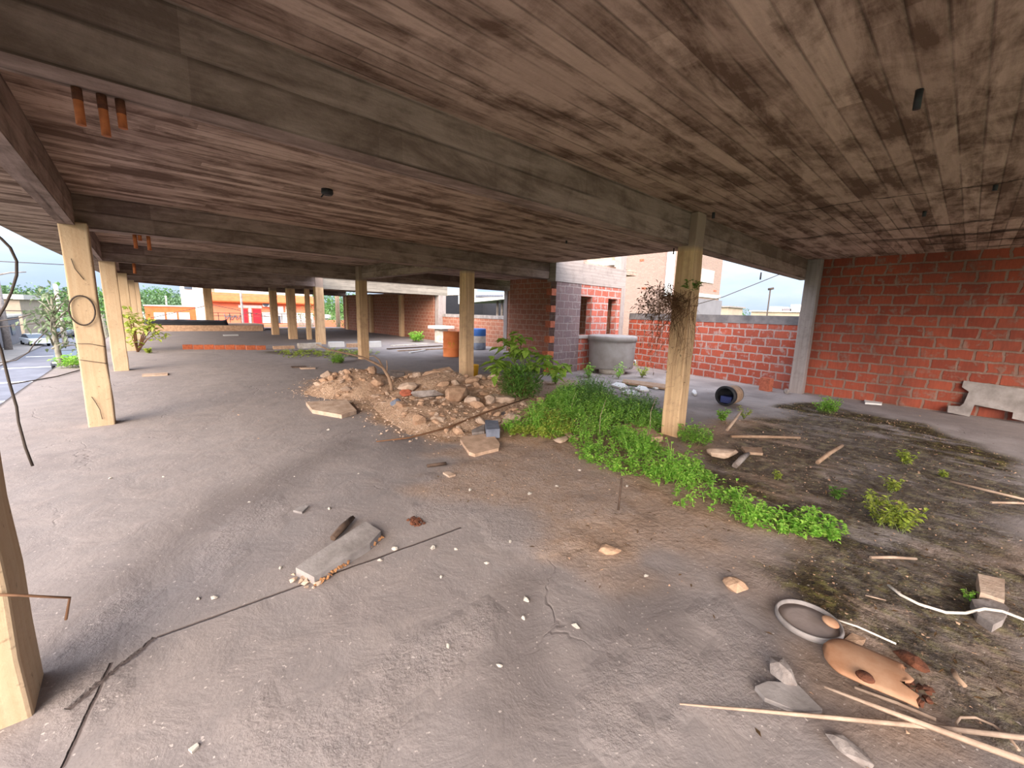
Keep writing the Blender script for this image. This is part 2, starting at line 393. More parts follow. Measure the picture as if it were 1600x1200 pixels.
Z_rough = [Zone([(560,1060),(690,960),(760,940),(770,990),(720,1040),(600,1110)], .05, .14, 3, 1, 1),
           Zone([(930,1100),(990,1000),(1060,1020),(1100,1080),(960,1160)], .06, .2, 3, 1, 2),
           Zone([(40,1080),(190,940),(250,960),(160,1060),(110,1140)], .06, .2, 3, .9, 3),
           Zone([(400,1120),(560,1060),(640,1110),(560,1190),(420,1190)], .06, .2, 3, .6, 4),
           Zone([(280,870),(420,780),(470,790),(330,880)], .06, .2, 3, .6, 5),
           Zone([(650,740),(900,700),(1000,780),(880,860),(700,810)], .1, .4, 2.4, .8, 6),
           Zone([(1130,950),(1250,1040),(1300,1120),(1180,1130),(1100,1050)], .06, .2, 3, .9, 7),
           Zone([(1290,850),(1600,880),(1600,1180),(1330,1000)], .2, .3, 2.5, .7, 8),
           Zone([(1120,690),(1300,640),(1600,760),(1600,870),(1250,830)], .2, .3, 2.5, .6, 9)]
Z_grey = [Zone([(880,575),(1080,585),(1250,613),(1600,690),(1600,760),(1420,690),(1270,650),(1130,655),(1000,625),(900,600)], .15, .25, 1.0, 1, 1),
          Zone([(480,545),(600,545),(690,545),(760,545),(850,560),(860,595),(700,570),(600,560)], .3, .3, .8, .6, 2)]
def zmax(zs, x, y):
    v = 0
    for z in zs: v = max(v, z(x, y))
    return v
def spans(lst):
    out = []
    for a, b, st in lst:
        n = max(1, round((b-a)/st)); out += [a+(b-a)*i/n for i in range(n)]
    return out + [lst[-1][1]]
def make_floor():
    xs = spans([(-1.7,6.2,.062),(6.2,12.6,.14)]); ys = spans([(-4,6.6,.062),(6.6,14,.15),(14,36.5,.45)])
    V = []; MA = []; MBk = []
    for y in ys:
        e = edgeX(y)
        for x in xs:
            X = x*(-e/1.7) if x < 0 else x
            mo = zmax(Z_moss, X, y); di = zmax(Z_dirt, X, y); da = zmax(Z_damp_shade, X, y); ro = zmax(Z_rough, X, y); gr = zmax(Z_grey, X, y)
            z = .006*fbm(X, y, .8, 2) + .003*fbm(X, y, 6, 2)
            z += ro*(.007*fbm(X, y, 3.2, 2, 2)) + di*.010*fbm(X, y, 3.4, 2, 4) + mo*.009*fbm(X, y, 4, 2, 6)
            if gr > .5: z *= .5
            V.append((X, y, z)); MA.append((mo, di, da, ro)); MBk.append((gr, 0, 0, 1))
    nx, ny = len(xs), len(ys); Fc = []
    for j in range(ny-1):
        for i in range(nx-1): a = j*nx+i; Fc.append((a, a+1, a+nx+1, a+nx))
    # outer rim of the slab
    rim = [j*nx for j in range(ny)][::-1]; rim = [j*nx for j in range(ny-1, -1, -1)]
    top = rim; base = len(V)
    for k in top: V.append((V[k][0], V[k][1], -.45)); MA.append((0,0,.6,0)); MBk.append((0,0,0,1))
    for k in range(len(top)-1): Fc.append((top[k], base+k, base+k+1, top[k+1])[::-1])
    back = [(ny-1)*nx+i for i in range(nx)]; b2 = len(V)
    for k in back: V.append((V[k][0], V[k][1], -.45)); MA.append((0,0,.6,0)); MBk.append((0,0,0,1))
    for k in range(nx-1): Fc.append((back[k], b2+k, b2+k+1, back[k+1])[::-1])
    me = bpy.data.meshes.new('floor'); me.from_pydata(V, [], Fc)
    me.polygons.foreach_set('use_smooth', [True]*len(me.polygons))
    for nm, data in (('mask', MA), ('mask2', MBk)):
        at = me.color_attributes.new(nm, 'FLOAT_COLOR', 'POINT'); at.data.foreach_set('color', [c for t in data for c in t])
    me.update(); o = bpy.data.objects.new('floor', me); COL.objects.link(o); return o
def M_floor():
    t = NT('worn_concrete_floor', .93, .15); v = t.obj()
    A = t.n('Attribute', out=0, props={'attribute_name': 'mask'}); sp = t.sep(A)
    rough = t.n('Attribute', out=3, props={'attribute_name': 'mask'})
    gs = t.sep(t.n('Attribute', out=0, props={'attribute_name': 'mask2'}))[0]
    n1 = t.noise(v, .7, 6, .62, .6); n2 = t.noise(v, 3.5, 6, .65, .5); n3 = t.noise(v, 22, 5, .65); n4 = t.noise(v, 90, 3, .6)
    base = t.mix(t.rng(n1, .35, .65), lin((135,126,123)), lin((124,115,112)))
    base = t.mix(t.rng(n2, .4, .72, 0, .6), base, lin((148,136,130)))
    base = t.mix(t.math('MULTIPLY', t.rng(t.noise(v, 1.6, 6, .7, 1.0), .54, .72), .5), base, lin((114,104,102)))
    base = t.mix(t.math('MULTIPLY', sp[2], .85), base, lin((100,91,88)))
    # dirt
    dcol = t.mix(t.rng(n2, .35, .65), lin((182,148,117)), lin((140,110,85)))
    dcol = t.mix(t.rng(n3, .45, .7), dcol, lin((180,150,124)))
    base = t.mix(t.math('MULTIPLY', sp[1], t.rng(n2, .25, .6, .5, 1)), base, dcol)
    dk = t.math('MULTIPLY', sp[1], t.rng(t.noise(t.map(v, (1,1.6,1), rot=(0,0,.8)), 3.1, 6, .72, .8), .53, .66))
    base = t.mix(t.math('MULTIPLY', dk, .75), base, lin((84,66,54)))
    # grey strip
    gcol = t.mix(t.rng(t.noise(t.map(v, (1, 1, 1)), 1.1, 5, .6, .4), .38, .62), lin((156,146,142)), lin((120,111,108)))
    base = t.mix(t.math('MULTIPLY', gs, .85), base, gcol)
    # moss
    mm = t.math('MULTIPLY', sp[0], t.rng(t.math('ADD', t.math('MULTIPLY', n2, .4), t.math('MULTIPLY', t.noise(t.map(v, (1.7, .55, 1)), 1.5, 6, .68, .5), .8)), .46, .60), clamp=True)
    mcol = t.mix(t.rng(n3, .38, .62), lin((38,30,24)), lin((72,60,38)))
    mcol = t.mix(t.rng(t.noise(v, 9, 5, .7, .4), .5, .66), mcol, lin((112,104,54)))
    mcol = t.mix(t.rng(t.noise(v, 30, 3, .6), .6, .7), mcol, lin((140,112,86)))
    base = t.mix(mm, base, mcol)
    # crumbled patches
    rr = t.math('MULTIPLY', rough, t.rng(t.noise(v, 9, 6, .7), .34, .66), clamp=True)
    base = t.mix(t.math('MULTIPLY', rr, .5), base, lin((160,148,143)))
    base = t.mix(t.math('MULTIPLY', t.rng(n4, .62, .75), .3), base, lin((94,82,78)))
    base = t.mix(t.math('MULTIPLY', t.rng(t.noise(v, 45, 2, .5), .68, .72), .7), base, lin((190,178,170)))
    # hairline cracks and the long joint
    wv = t.n('VectorMath', props={'operation': 'ADD'}, i0=v, i1=t.map(t.noise(v, 1.4, 4, .6, col=True), (.9, .9, 0)))
    vo = t.n('TexVoronoi', out=0, props={'feature': 'DISTANCE_TO_EDGE'}, Vector=wv, Scale=.42)
    cr = t.math('MULTIPLY', t.math('SUBTRACT', 1.0, t.rng(vo, .0, .006)), t.rng(t.noise(v, .6, 3), .48, .6))
    ps = t.sep(v)
    wob = t.math('MULTIPLY', t.math('SUBTRACT', t.noise(v, 7, 4, .7), .5), .035)
    tot = None
    for (a, b, w) in [((245,995),(720,824),.007), ((105,1110),(245,995),.012), ((100,1200),(175,1035),.006), ((560,1010),(720,824),.0)]:
        if w == 0: continue
        p, q = fl(*a), fl(*b); dx, dy = q.x-p.x, q.y-p.y; L = math.hypot(dx, dy); dx /= L; dy /= L
        px = t.math('SUBTRACT', ps[0], p.x); py = t.math('SUBTRACT', ps[1], p.y)
        al = t.math('ADD', t.math('MULTIPLY', px, dx), t.math('MULTIPLY', py, dy))
        ac = t.math('ADD', t.math('MULTIPLY', px, -dy), t.math('MULTIPLY', py, dx))
        ac = t.math('ABSOLUTE', t.math('ADD', ac, t.math('MULTIPLY', wob, .5 if w < .01 else 2)))
        inside = t.math('MULTIPLY', t.math('GREATER_THAN', al, 0), t.math('LESS_THAN', al, L))
        ln = t.math('MULTIPLY', inside, t.math('SUBTRACT', 1.0, t.rng(ac, w*.5, w*1.6)))
        tot = ln if tot is None else t.math('MAXIMUM', tot, ln)
    crk = t.math('MAXIMUM', t.math('MULTIPLY', cr, .3), tot)
    base = t.mix(t.math('MULTIPLY', crk, .75), base, lin((62,48,44)))
    h = t.math('ADD', t.math('MULTIPLY', n2, .5), t.math('MULTIPLY', n3, .10))
    h = t.math('ADD', h, t.math('MULTIPLY', n4, .035))
    h = t.math('ADD', h, t.math('MULTIPLY', rough, t.math('ADD', t.math('MULTIPLY', t.noise(v, 12, 3, .6), .5), t.math('MULTIPLY', t.noise(v, 40, 6, .7), .55))))
    h = t.math('ADD', h, t.math('MULTIPLY', mm, t.math('MULTIPLY', t.noise(v, 36, 4, .7), .9)))
    h = t.math('ADD', h, t.math('MULTIPLY', sp[1], t.math('MULTIPLY', n3, .7)))
    h = t.math('SUBTRACT', h, t.math('MULTIPLY', crk, .6))
    t.bump(h, .85, .03)
    return t.color(base)
fo = struct(make_floor()); fo.data.materials.append(M_floor()); fo['_w'] = (0,0,0)

# ceiling slab with its two light wells
cb = MB()
def crect(x0, x1, y0, y1): cb.box((x0, y0, 2.9), (x1, y1, 3.08), uv='x')
crect(-1.0, 11.2, -4, 2.6); crect(-1.0, 8.1, 2.6, 7.6); crect(-1.0, 12.3, 7.6, 13.3)
crect(-1.0, 5.75, 13.3, 19.2); crect(-1.0, 12.3, 19.2, 36)
ys = [-4+i*.8 for i in range(51)]
for a, b in zip(ys, ys[1:]):
    ea, eb = min(edgeX(a), -1.0), min(edgeX(b), -1.0)
    if ea > -1.001 and eb > -1.001: continue
    P = [(ea,a),(-1.0,a),(-1.0,b),(eb,b)]
    cb.prism(P, 2.9, 3.08)
struct(cb.build('ceiling', K['ceil']))

# walls
def wall(name, p, q, z0, z1, th, mat, holes=()):
    """brick wall from p to q, u runs along it; holes = (u0,u1,z0,z1)"""
    b = MB(); L = math.hypot(q[0]-p[0], q[1]-p[1]); dx, dy = (q[0]-p[0])/L, (q[1]-p[1])/L; nx, ny = -dy, dx
    us = sorted({0, L, *[h[0] for h in holes], *[h[1] for h in holes]}); zs = sorted({z0, z1, *[h[2] for h in holes], *[h[3] for h in holes]})
    def W(u, n, z): return (p[0]+dx*u+nx*n*th, p[1]+dy*u+ny*n*th, z)
    solid = lambda i, j: 0 <= i < len(us)-1 and 0 <= j < len(zs)-1 and not any(h[0]-1e-6 <= us[i] and us[i+1] <= h[1]+1e-6 and h[2]-1e-6 <= zs[j] and zs[j+1] <= h[3]+1e-6 for h in holes)
    for i in range(len(us)-1):
        for j in range(len(zs)-1):
            if not solid(i, j): continue
            u0, u1, a, c = us[i], us[i+1], zs[j], zs[j+1]
            b.quad([W(u0,0,a),W(u1,0,a),W(u1,0,c),W(u0,0,c)], [(u0,a),(u1,a),(u1,c),(u0,c)])
            b.quad([W(u1,1,a),W(u0,1,a),W(u0,1,c),W(u1,1,c)], [(u1,a),(u0,a),(u0,c),(u1,c)])
            if not solid(i-1, j): b.quad([W(u0,1,a),W(u0,0,a),W(u0,0,c),W(u0,1,c)], [(0,a),(th,a),(th,c),(0,c)])
            if not solid(i+1, j): b.quad([W(u1,0,a),W(u1,1,a),W(u1,1,c),W(u1,0,c)], [(0,a),(th,a),(th,c),(0,c)])
            if not solid(i, j-1): b.quad([W(u0,1,a),W(u1,1,a),W(u1,0,a),W(u0,0,a)], [(u0,0),(u1,0),(u1,th),(u0,th)])
            if not solid(i, j+1): b.quad([W(u0,0,c),W(u1,0,c),W(u1,1,c),W(u0,1,c)], [(u0,0),(u1,0),(u1,th),(u0,th)])
    return struct(b.build(name, mat))
wall('wall_right', (10.98, 2.3), (10.98, -4.2), -.02, 2.9, .18, K['brick'])
wall('wall_yard', (12.12, 7.62), (10.98, 2.5), -.02, 1.50, .18, K['brick_pale'])
cp = MB(); a, b_ = (12.12, 7.62), (10.98, 2.5)
L = math.hypot(a[0]-b_[0], a[1]-b_[1]); ang = math.atan2(a[1]-b_[1], a[0]-b_[0])
cp.box((10.98, 2.5-.2, 1.50), (10.98+L, 2.5+.01, 1.70), uv='x', rz=ang, piv=(10.98, 2.5))
co_ = cp.build('trim_1', K['conc_dark']); struct(co_)
# stair tower beside the yard
TY = 7.42
tw1 = wall('wall_tower', (8.17, TY-.06), (9.2, TY-.06), -.02, 2.44, .2, K['brick_grey'])
tw2 = wall('wall_tower_windows', (9.2, TY), (11.36, TY), -.02, 2.44, .2, K['brick_pink'], holes=((.04,.60,1.03,2.12),(1.38,1.86,1.03,2.10)))
tb = MB(); tb.box((8.1, TY-.08, 2.44), (9.2, TY+.2, 3.4), uv='x'); tb.box((9.2, TY-.02, 2.44), (11.42, TY+.2, 3.0), uv='x')
tb.box((11.22, TY-.03, -.02), (11.42, TY+.22, 2.44), uv='z'); tb.box((11.12, TY+.0, 3.0), (11.4, TY+.24, 4.2), uv='z')
tb.box((9.24, TY+.02, .93), (9.84, TY-.03, 1.03), uv='x')
struct(tb.build('trim_2', K['column_grey']))
wall('wall_tower_side', (11.40, TY+.22), (11.40, 12.6), -.02, 3.0, .18, K['brick_dark'])
# toothed end of the tower wall: single bricks
# inner walls
wall('wall_inner', (11.55, 13.0), (14.4, 13.0), -.02, 2.5, .2, K['brick_dark'])
wall('wall_parapet', (12.3, 19.6), (12.3, 13.2), -.02, 1.30, .2, K['brick_dark'])
t4 = MB(); t4.box((12.28, 13.2, 1.30), (12.52, 19.6, 1.46), uv='y'); struct(t4.build('trim_3', K['conc']))
wall('wall_back', (12.0, 33.0), (12.0, 19.7), -.02, 2.6, .2, K['brick_dark'])
# raised step and far end
lg = MB(); lg.prism([(0.25,31.6),(6.0,30.9),(6.6,33.6),(6.4,36),(0.2,36)], -.02, .34); struct(lg.build('trim_4', K['stone_tan']))
kb = MB(); kb.box((6.5, 32.6, -.02), (12.0, 32.8, .08), uv='x'); struct(kb.build('trim_5', K['conc_pale']))

# ------------------------------------------------------------------ beams
def beam(label, a, b, mat='beam', uv='x', name='concrete_beam'):
    m_ = MB(); m_.box(a, b, uv=uv); o = m_.build(name, K[mat], loc=((a[0]+b[0])/2, (a[1]+b[1])/2, a[2]), bevel=.012)
    return tag(o, label, 'beam', 'board-marked concrete beams under the slab')
beam('large board-marked concrete beam crossing overhead nearest the camera with three rusty pipes', (-.46, 2.54, 2.5), (11.2, 2.73, 2.9))
beam('second concrete beam from the camera, running from the hooped column to the stair tower', (-.46, 7.56, 2.5), (8.2, 7.86, 2.9))
beam('third concrete beam from the camera, continuing dark past the slender column behind the rubble', (-.46, 13.15, 2.5), (11.75, 13.42, 2.9))
beam('fourth concrete beam from the camera, in shade over the far floor', (-.3, 19.25, 2.5), (5.9, 19.5, 2.9))
beam('pale daylit concrete beam spanning in front of the sooty back wall', (5.9, 19.25, 2.42), (12.6, 19.5, 2.92), 'beam_light')
beam('concrete beam over the far pair of columns', (-.2, 22.9, 2.5), (12.0, 23.15, 2.9))
beam('narrow concrete edge beam running along the street side', (-.6, -4, 2.5), (-.46, 24.6, 2.9), uv='y')
beam('short cross beam joining two slender inner columns over the rubble', (5.3, 7.86, 2.52), (5.52, 13.15, 2.9), uv='y')
fb = MB(); pts = [(-.5,24.4),(2.9,28.8),(6.5,30.2),(12.1,32.6)]
for (ax, ay), (bx, by) in zip(pts, pts[1:]):
    Lx = math.hypot(bx-ax, by-ay); fb.box((ax, ay, 2.5), (ax+Lx, ay+.25, 2.9), uv='x', rz=math.atan2(by-ay, bx-ax), piv=(ax, ay))
tag(fb.build('concrete_beam', K['beam'], loc=(6, 29, 2.5)), 'bent edge beam over the far open end facing the salmon building', 'beam', 'board-marked concrete beams under the slab')

# ------------------------------------------------------------------ columns
def column(label, x, y, w, d, mat, z1=2.9, z0=-.02, name='concrete_column', bev=.015):
    m_ = MB(); n = 9
    zs = [z0+(z1-z0)*i/n for i in range(n+1)]
    x0, x1, y0, y1 = x-w/2, x+w/2, y-d/2, y+d/2
    ring = []
    for z in zs:
        j = [(U(-.006,.006), U(-.006,.006)) for _ in range(4)]
        ring.append([(x0+j[0][0], y0+j[0][1], z), (x1+j[1][0], y0+j[1][1], z), (x1+j[2][0], y1+j[2][1], z), (x0+j[3][0], y1+j[3][1], z)])
    for A, B in zip(ring, ring[1:]):
        for k in range(4):
            k2 = (k+1) % 4; u0 = (k*.4); 
            m_.quad([A[k], A[k2], B[k2], B[k]], [(A[k][2], u0), (A[k2][2], u0+w), (B[k2][2], u0+w), (B[k][2], u0)])
    m_.quad(ring[0][::-1]); m_.quad(ring[-1])
    # merge ring verts
    o = m_.build(name, K[mat], loc=(x, y, z0))
    bm = bmesh.new(); bm.from_mesh(o.data); bmesh.ops.remove_doubles(bm, verts=bm.verts, dist=.0005); bm.to_mesh(o.data); bm.free()
    md = o.modifiers.new('bevel', 'BEVEL'); md.width = bev; md.segments = 2; md.limit_method = 'ANGLE'; md.angle_limit = .9
    return tag(o, label, 'column', 'square concrete columns carrying the slab')
C_near = column('nearest cream concrete column, cut off by the left edge of the photo', -.575, 2.36, .25, .26, 'column_cream', 2.52)
C_hoop = column('tall cream concrete column with a wire hoop hanging on its face', -.475, 7.53, .25, .26, 'column_cream', 2.54)
column('cream concrete column just behind the hooped one on the street side', -.40, 13.4, .27, .26, 'column_cream', 2.54)
column('cream column third behind the hooped one, by the yellow-green sapling', -.3, 18.9, .34, .3, 'column_cream', 2.54)
column('thin far column at the street edge, half hidden by the sapling', -.12, 24.3, .3, .3, 'column_cream', 2.54)
column('furthest thin column at the street edge beside the far opening', .05, 28.3, .3, .3, 'column_cream', 2.9)
C_vine = column('thick ochre concrete column standing in the weeds with a dry vine on it', 5.37, 2.56, .23, .24, 'column')
column('grey concrete column at the corner of the right brick wall', 10.9, 2.42, .24, .26, 'column_grey', 2.9)
C_rub = column('ochre concrete column rising behind the rubble heap, left of the orange drum', 5.60, 7.76, .24, .26, 'column')
column('slender ochre column standing beyond the dead branch on the rubble', 5.33, 13.05, .27, .28, 'column')
column('ochre column with a white chip standing by the broken kerb pieces', 6.0, 19.4, .34, .34, 'column')
column('thin ochre column hidden close behind the chipped column', 6.35, 22.3, .2, .2, 'column', 2.52)
column('far ochre column left of the green trees, right one of the far pair', 5.75, 22.9, .36, .34, 'column', 2.52)
column('far ochre column in front of the salmon building, left one of the far pair', 5.8, 26.7, .34, .34, 'column')
column('crumbling far column standing on the raised step', 3.5, 33.4, .42, .36, 'column', 2.9, .33)
column('pale grey concrete column between the sooty wall and the low brick parapet', 12.28, 19.45, .46, .4, 'column_grey', 2.43)
column('dark far corner column beside the green trees', 12.05, 32.2, .3, .34, 'column', 2.6)
column('thin grey corner post at the end of the low brick parapet', 11.62, 13.2, .2, .22, 'column_grey', 2.52)
column('brown pier against the sooty back wall, left of two', 11.9, 27.6, .2, .34, 'column', 2.6)
column('brown pier against the sooty back wall, right of two', 11.9, 23.2, .2, .34, 'column', 2.6)
# ================================================================== THINGS ON AND UNDER THE SLAB
def mk(name, mb, mat, label, cat, loc=None, group=None, bevel=0, kind=None):
    if loc is None:
        n = max(1, len(mb.v)); loc = (sum(v[0] for v in mb.v)/n, sum(v[1] for v in mb.v)/n, min(v[2] for v in mb.v))
    o = mb.build(name, K[mat] if isinstance(mat, str) else mat, loc=tuple(loc), bevel=bevel)
    return tag(o, label, cat, group, kind)
# rusty pipes left in the beams
for i, (x, yt, yb, lab) in enumerate([(119,137,195,'left rusty pipe of three sticking down from the nearest beam'),
                           (158,148,212,'longest rusty pipe, middle of three under the nearest beam'),
                           (187,156,201,'shortest rusty pipe, right of three under the nearest beam')]):
    p = fl(x, yt, 2.5); z = hgt(x+6, yb, p); b = MB()
    b.tube([(p.x, p.y, 2.56), (p.x, p.y, z)], .0165, 12)
    o = mk('rusty_pipe', b, 'rust', lab, 'pipe', (p.x, p.y, z), 'rusty pipe stubs under the nearest beam')
    b = MB(); b.tube([(p.x, p.y, 2.51), (p.x, p.y, 2.5-(.05,.06,.06)[i])], .0175, 12); b.build('crusted_collar', K['rust_dark'], o)
for x, yb, lab in ((210,388,'left small rusty pipe under the second beam'), (218,376,'short middle rusty pipe under the second beam'), (232,391,'right small rusty pipe under the second beam')):
    p = fl(x, 366, 2.5); z = hgt(x, yb, (p.x, 7.72)); b = MB(); b.tube([(p.x, 7.72, 2.54), (p.x, 7.72, z)], .022, 10)
    mk('rusty_pipe', b, 'rust', lab, 'pipe', (p.x, 7.72, z), 'rusty pipe stubs under the second beam')
p = fl(209, 413, 2.5); b = MB(); b.tube([(p.x, 13.3, 2.54), (p.x, 13.3, 2.27)], .03, 10)
mk('rusty_pipe', b, 'rust', 'lone rusty pipe stub under the third beam', 'pipe', (p.x, 13.3, 2.27))
b = MB(); q = fl(511, 296, 2.9); b.lathe([(.05, 2.84), (.065, 2.86), (.06, 2.91)], (q.x, q.y, 0), 12); b.tube([(q.x-.03,q.y,2.86),(q.x-.06,q.y+.02,2.81)], .008, 5)
mk('ceiling_socket', b, 'black', 'dark broken ceiling socket between the nearest and second beams', 'socket', (q.x, q.y, 2.84))
for x, y, l, lab in ((885,376,.05,'tiny dark socket in the ceiling above the rubble'), (1437,140,.10,'black pipe stub in the ceiling at upper right'),
                (1115,332,.07,'dark iron stub by the top of the vine column'), (1445,330,.06,'small iron stub in the ceiling over the brick wall'), (1556,289,.05,'black iron stub near the ceiling cracks at far right')):
    q = fl(x, y, 2.9); b = MB(); b.tube([(q.x, q.y, 2.93), (q.x+.005, q.y, 2.9-l)], .018, 8)
    mk('ceiling_stub', b, 'black', lab, 'pipe stub', (q.x, q.y, 2.9-l))
for x, y, X, Y, lab in ((1053,388,7.9,4.2,'thin iron bar hanging at the edge of the light well'), (1189,428,8.6,2.7,'iron bar hanging under the nearest beam against the sky')):
    q = fl(x, y, 2.5 if Y < 3 else 2.9); z = q.z; b = MB(); b.tube([(q.x, q.y, z+.03), (q.x, q.y, z-.11)], .014, 6)
    mk('hanging_bar', b, 'wire', lab, 'bar', (q.x, q.y, z-.11))
# wires
b = MB(); pts = [(-1.25,4.0,2.9)] + [tuple(atY(x, y, 4.0)) for x, y in ((-14,360),(2,373),(16,387),(26,408),(26,430),(18,456),(8,478),(-4,498),(-8,520),(2,548),(14,596),(26,636),(29,660),(40,700),(51,728))]
b.tube(pts, .0075, 6); mk('hanging_cable', b, 'wire', 'long dark cable hanging in loops at the left edge of the photo', 'cable', pts[0])
b = MB(); b.tube([atY(-20,929,2.21), atY(30,930,2.21), atY(64,932,2.21), atY(109,934,2.24), atY(103,968,2.26)], .005, 6)
mk('bent_rod', b, 'wire_rust', 'thin bent iron rod sticking out across the nearest column', 'rod')
b = MB(); b.tube([atY(128+20.5*math.cos(a)+3*math.sin(a), 485+23*math.sin(a), 7.375) for a in [2*PI*k/28 for k in range(29)]], .0085, 6)
mk('wire_hoop', b, 'wire', 'dark wire hoop hanging on the tall cream column', 'hoop')
for pts, lab in (([(121,537),(140,537),(166,542)],'upper tie wire sticking out of the hooped column'), ([(123,562),(145,565),(168,568)],'lower tie wire sticking out of the hooped column'),
                 ([(111,404),(117,420),(131,437)],'crooked wire near the top of the hooped column'), ([(143,620),(150,630),(156,640),(160,655)],'twisted wire near the foot of the hooped column')):
    b = MB(); b.tube([atY(x, y, 7.385) for x, y in pts], .0038, 5); mk('tie_wire', b, 'wire', lab, 'wire')
b = MB(); b.tube([fl(x, y, .02) for x, y in ((18,600),(55,594),(90,588),(132,576))], .012, 6); mk('ground_cable', b, 'wire', 'dark cable lying across the floor edge left of the hooped column', 'cable')

# ---------------------------------------------------------------- rocks and rubble
def rock_pts(s, flat=.7, n=38):
    out = []
    for _ in range(n):
        v = Vector((random.gauss(0,1), random.gauss(0,1), random.gauss(0,1))).normalized()*U(.8,1.1)
        out.append((v.x*s*U(.9,1.15), v.y*s*.85, v.z*s*flat+s*flat*.75))
    return out
def rock(label, x, y, s, mat='stone', flat=.6, z=0.0, name='concrete_chunk', cat='rubble chunk', stretch=1.0, rz=None, group=None):
    q = fl(x, y, z); b = MB(); P = rock_pts(s, flat); a = U(0, PI) if rz is None else rz
    P = [((px*stretch)*math.cos(a)-py*math.sin(a), (px*stretch)*math.sin(a)+py*math.cos(a), pz) for px, py, pz in P]
    zm = min(p[2] for p in P); b.hull([(q.x+px, q.y+py, z+pz-zm-.012) for px, py, pz in P])
    return mk(name, b, mat, label, cat, (q.x, q.y, z), group)
def flat_piece(label, px, z, th, mat, name='concrete_slab', cat='slab', bevel=.008):
    b = MB(); P = [fl(x, y, z+th) for x, y in px]; P = [(p.x, p.y, z) for p in P]
    b.slabpoly(P, (0, 0, th)); return mk(name, b, mat, label, cat, None, None, bevel)
ZH = poly_px([(472,616),(500,592),(560,588),(620,588),(700,600),(790,600),(850,622),(872,648),(800,668),(720,684),(640,680),(600,655),(570,626),(510,624)])
mc1 = fl(555, 606); mc2 = fl(690, 608); mc3 = fl(800, 612); mc4 = fl(660, 645)
def heap_h(x, y):
    d = sdist(ZH, x, y)
    if d < 0: return -.03
    h = .05*sstep(0, .3, d)
    for c, a, r in ((mc1,.30,.85),(mc2,.30,.9),(mc3,.26,.75),(mc4,.10,.8)):
        rr = ((x-c.x)**2+(y-c.y)**2)/(r*r); h += a*math.exp(-rr*1.6)
    return h*min(1, d/.35+.1) + max(0, min(1, d/.3))*(.035*fbm(x, y, 2.6, 3, 9)+.03*abs(fbm(x, y, 7, 2, 3)))
def make_heap():
    xs = [p[0] for p in ZH]; ys = [p[1] for p in ZH]; x0, x1, y0, y1 = min(xs)-.1, max(xs)+.1, min(ys)-.1, max(ys)+.1; st = .05
    nx, ny = int((x1-x0)/st)+1, int((y1-y0)/st)+1; b = MB(); idx = {}
    for j in range(ny):
        for i in range(nx): b.v.append((x0+i*st, y0+j*st, heap_h(x0+i*st, y0+j*st)))
    for j in range(ny-1):
        for i in range(nx-1):
            a = j*nx+i; q = (a, a+1, a+nx+1, a+nx)
            if max(b.v[k][2] for k in q) < -.02: continue
            b.f.append(q); b.uv.append([(0,0)]*4); b.sm.append(True)
    return b
tt = NT('rubble_earth', .95, .1); v = tt.obj()
c_ = tt.mix(tt.rng(tt.noise(v, 2.2, 6, .7), .36, .62), lin((208,174,146)), lin((170,136,110)))
c_ = tt.mix(tt.rng(tt.noise(v, 16, 5, .7), .5, .66), c_, lin((222,190,162)))
c_ = tt.mix(tt.rng(tt.noise(v, 9, 4, .7), .56, .7), c_, lin((132,102,82)))
tt.bump(tt.math('ADD', tt.noise(v, 14, 6, .75), tt.math('MULTIPLY', tt.noise(v, 50, 3, .7), .4)), 1.0, .06); tt.color(c_); K['heap'] = tt.m
hb = make_heap(); mk('rubble_heap', hb, 'heap', 'long low heap of tan rubble and earth on the floor', 'rubble heap', None, None, 0, 'stuff')
protos = []
for i, (mt, lab) in enumerate((('stone','pale broken concrete chunk lying on the rubble heap'), ('stone_tan','tan rubble lump lying on the rubble heap'), ('stone','flat pale shard of mortar on the rubble heap'), ('stone_tan','dusty brown clod on the rubble heap'))):
    b = MB(); b.hull(rock_pts(1.0, (.7,.8,.28,.6)[i])); o = b.build('rubble_chunk', K[mt], loc=(0,0,0)); tag(o, lab, 'rubble chunk', 'chunks on the rubble heap'); protos.append(o)
used = [False]*4; cnt = 0
def put_chunk(k, x, y, z, s):
    global cnt
    o = protos[k] if not used[k] else protos[k].copy()
    if used[k]: COL.objects.link(o)
    used[k] = True; o.location = (x, y, z); o.rotation_euler = (U(-.35,.35), U(-.35,.35), U(0, 6.28)); o.scale = (s*U(.8,1.3), s*U(.8,1.2), s*U(.7,1.1)); cnt += 1
bx = [p[0] for p in ZH]; by = [p[1] for p in ZH]
while cnt < 290:
    x, y = U(min(bx), max(bx)), U(min(by), max(by))
    if sdist(ZH, x, y) < .12: continue
    s = random.choice((.025,.03,.04,.05,.05,.06,.07,.09,.13)); put_chunk(random.randrange(4), x, y, heap_h(x, y)-s*.25, s)
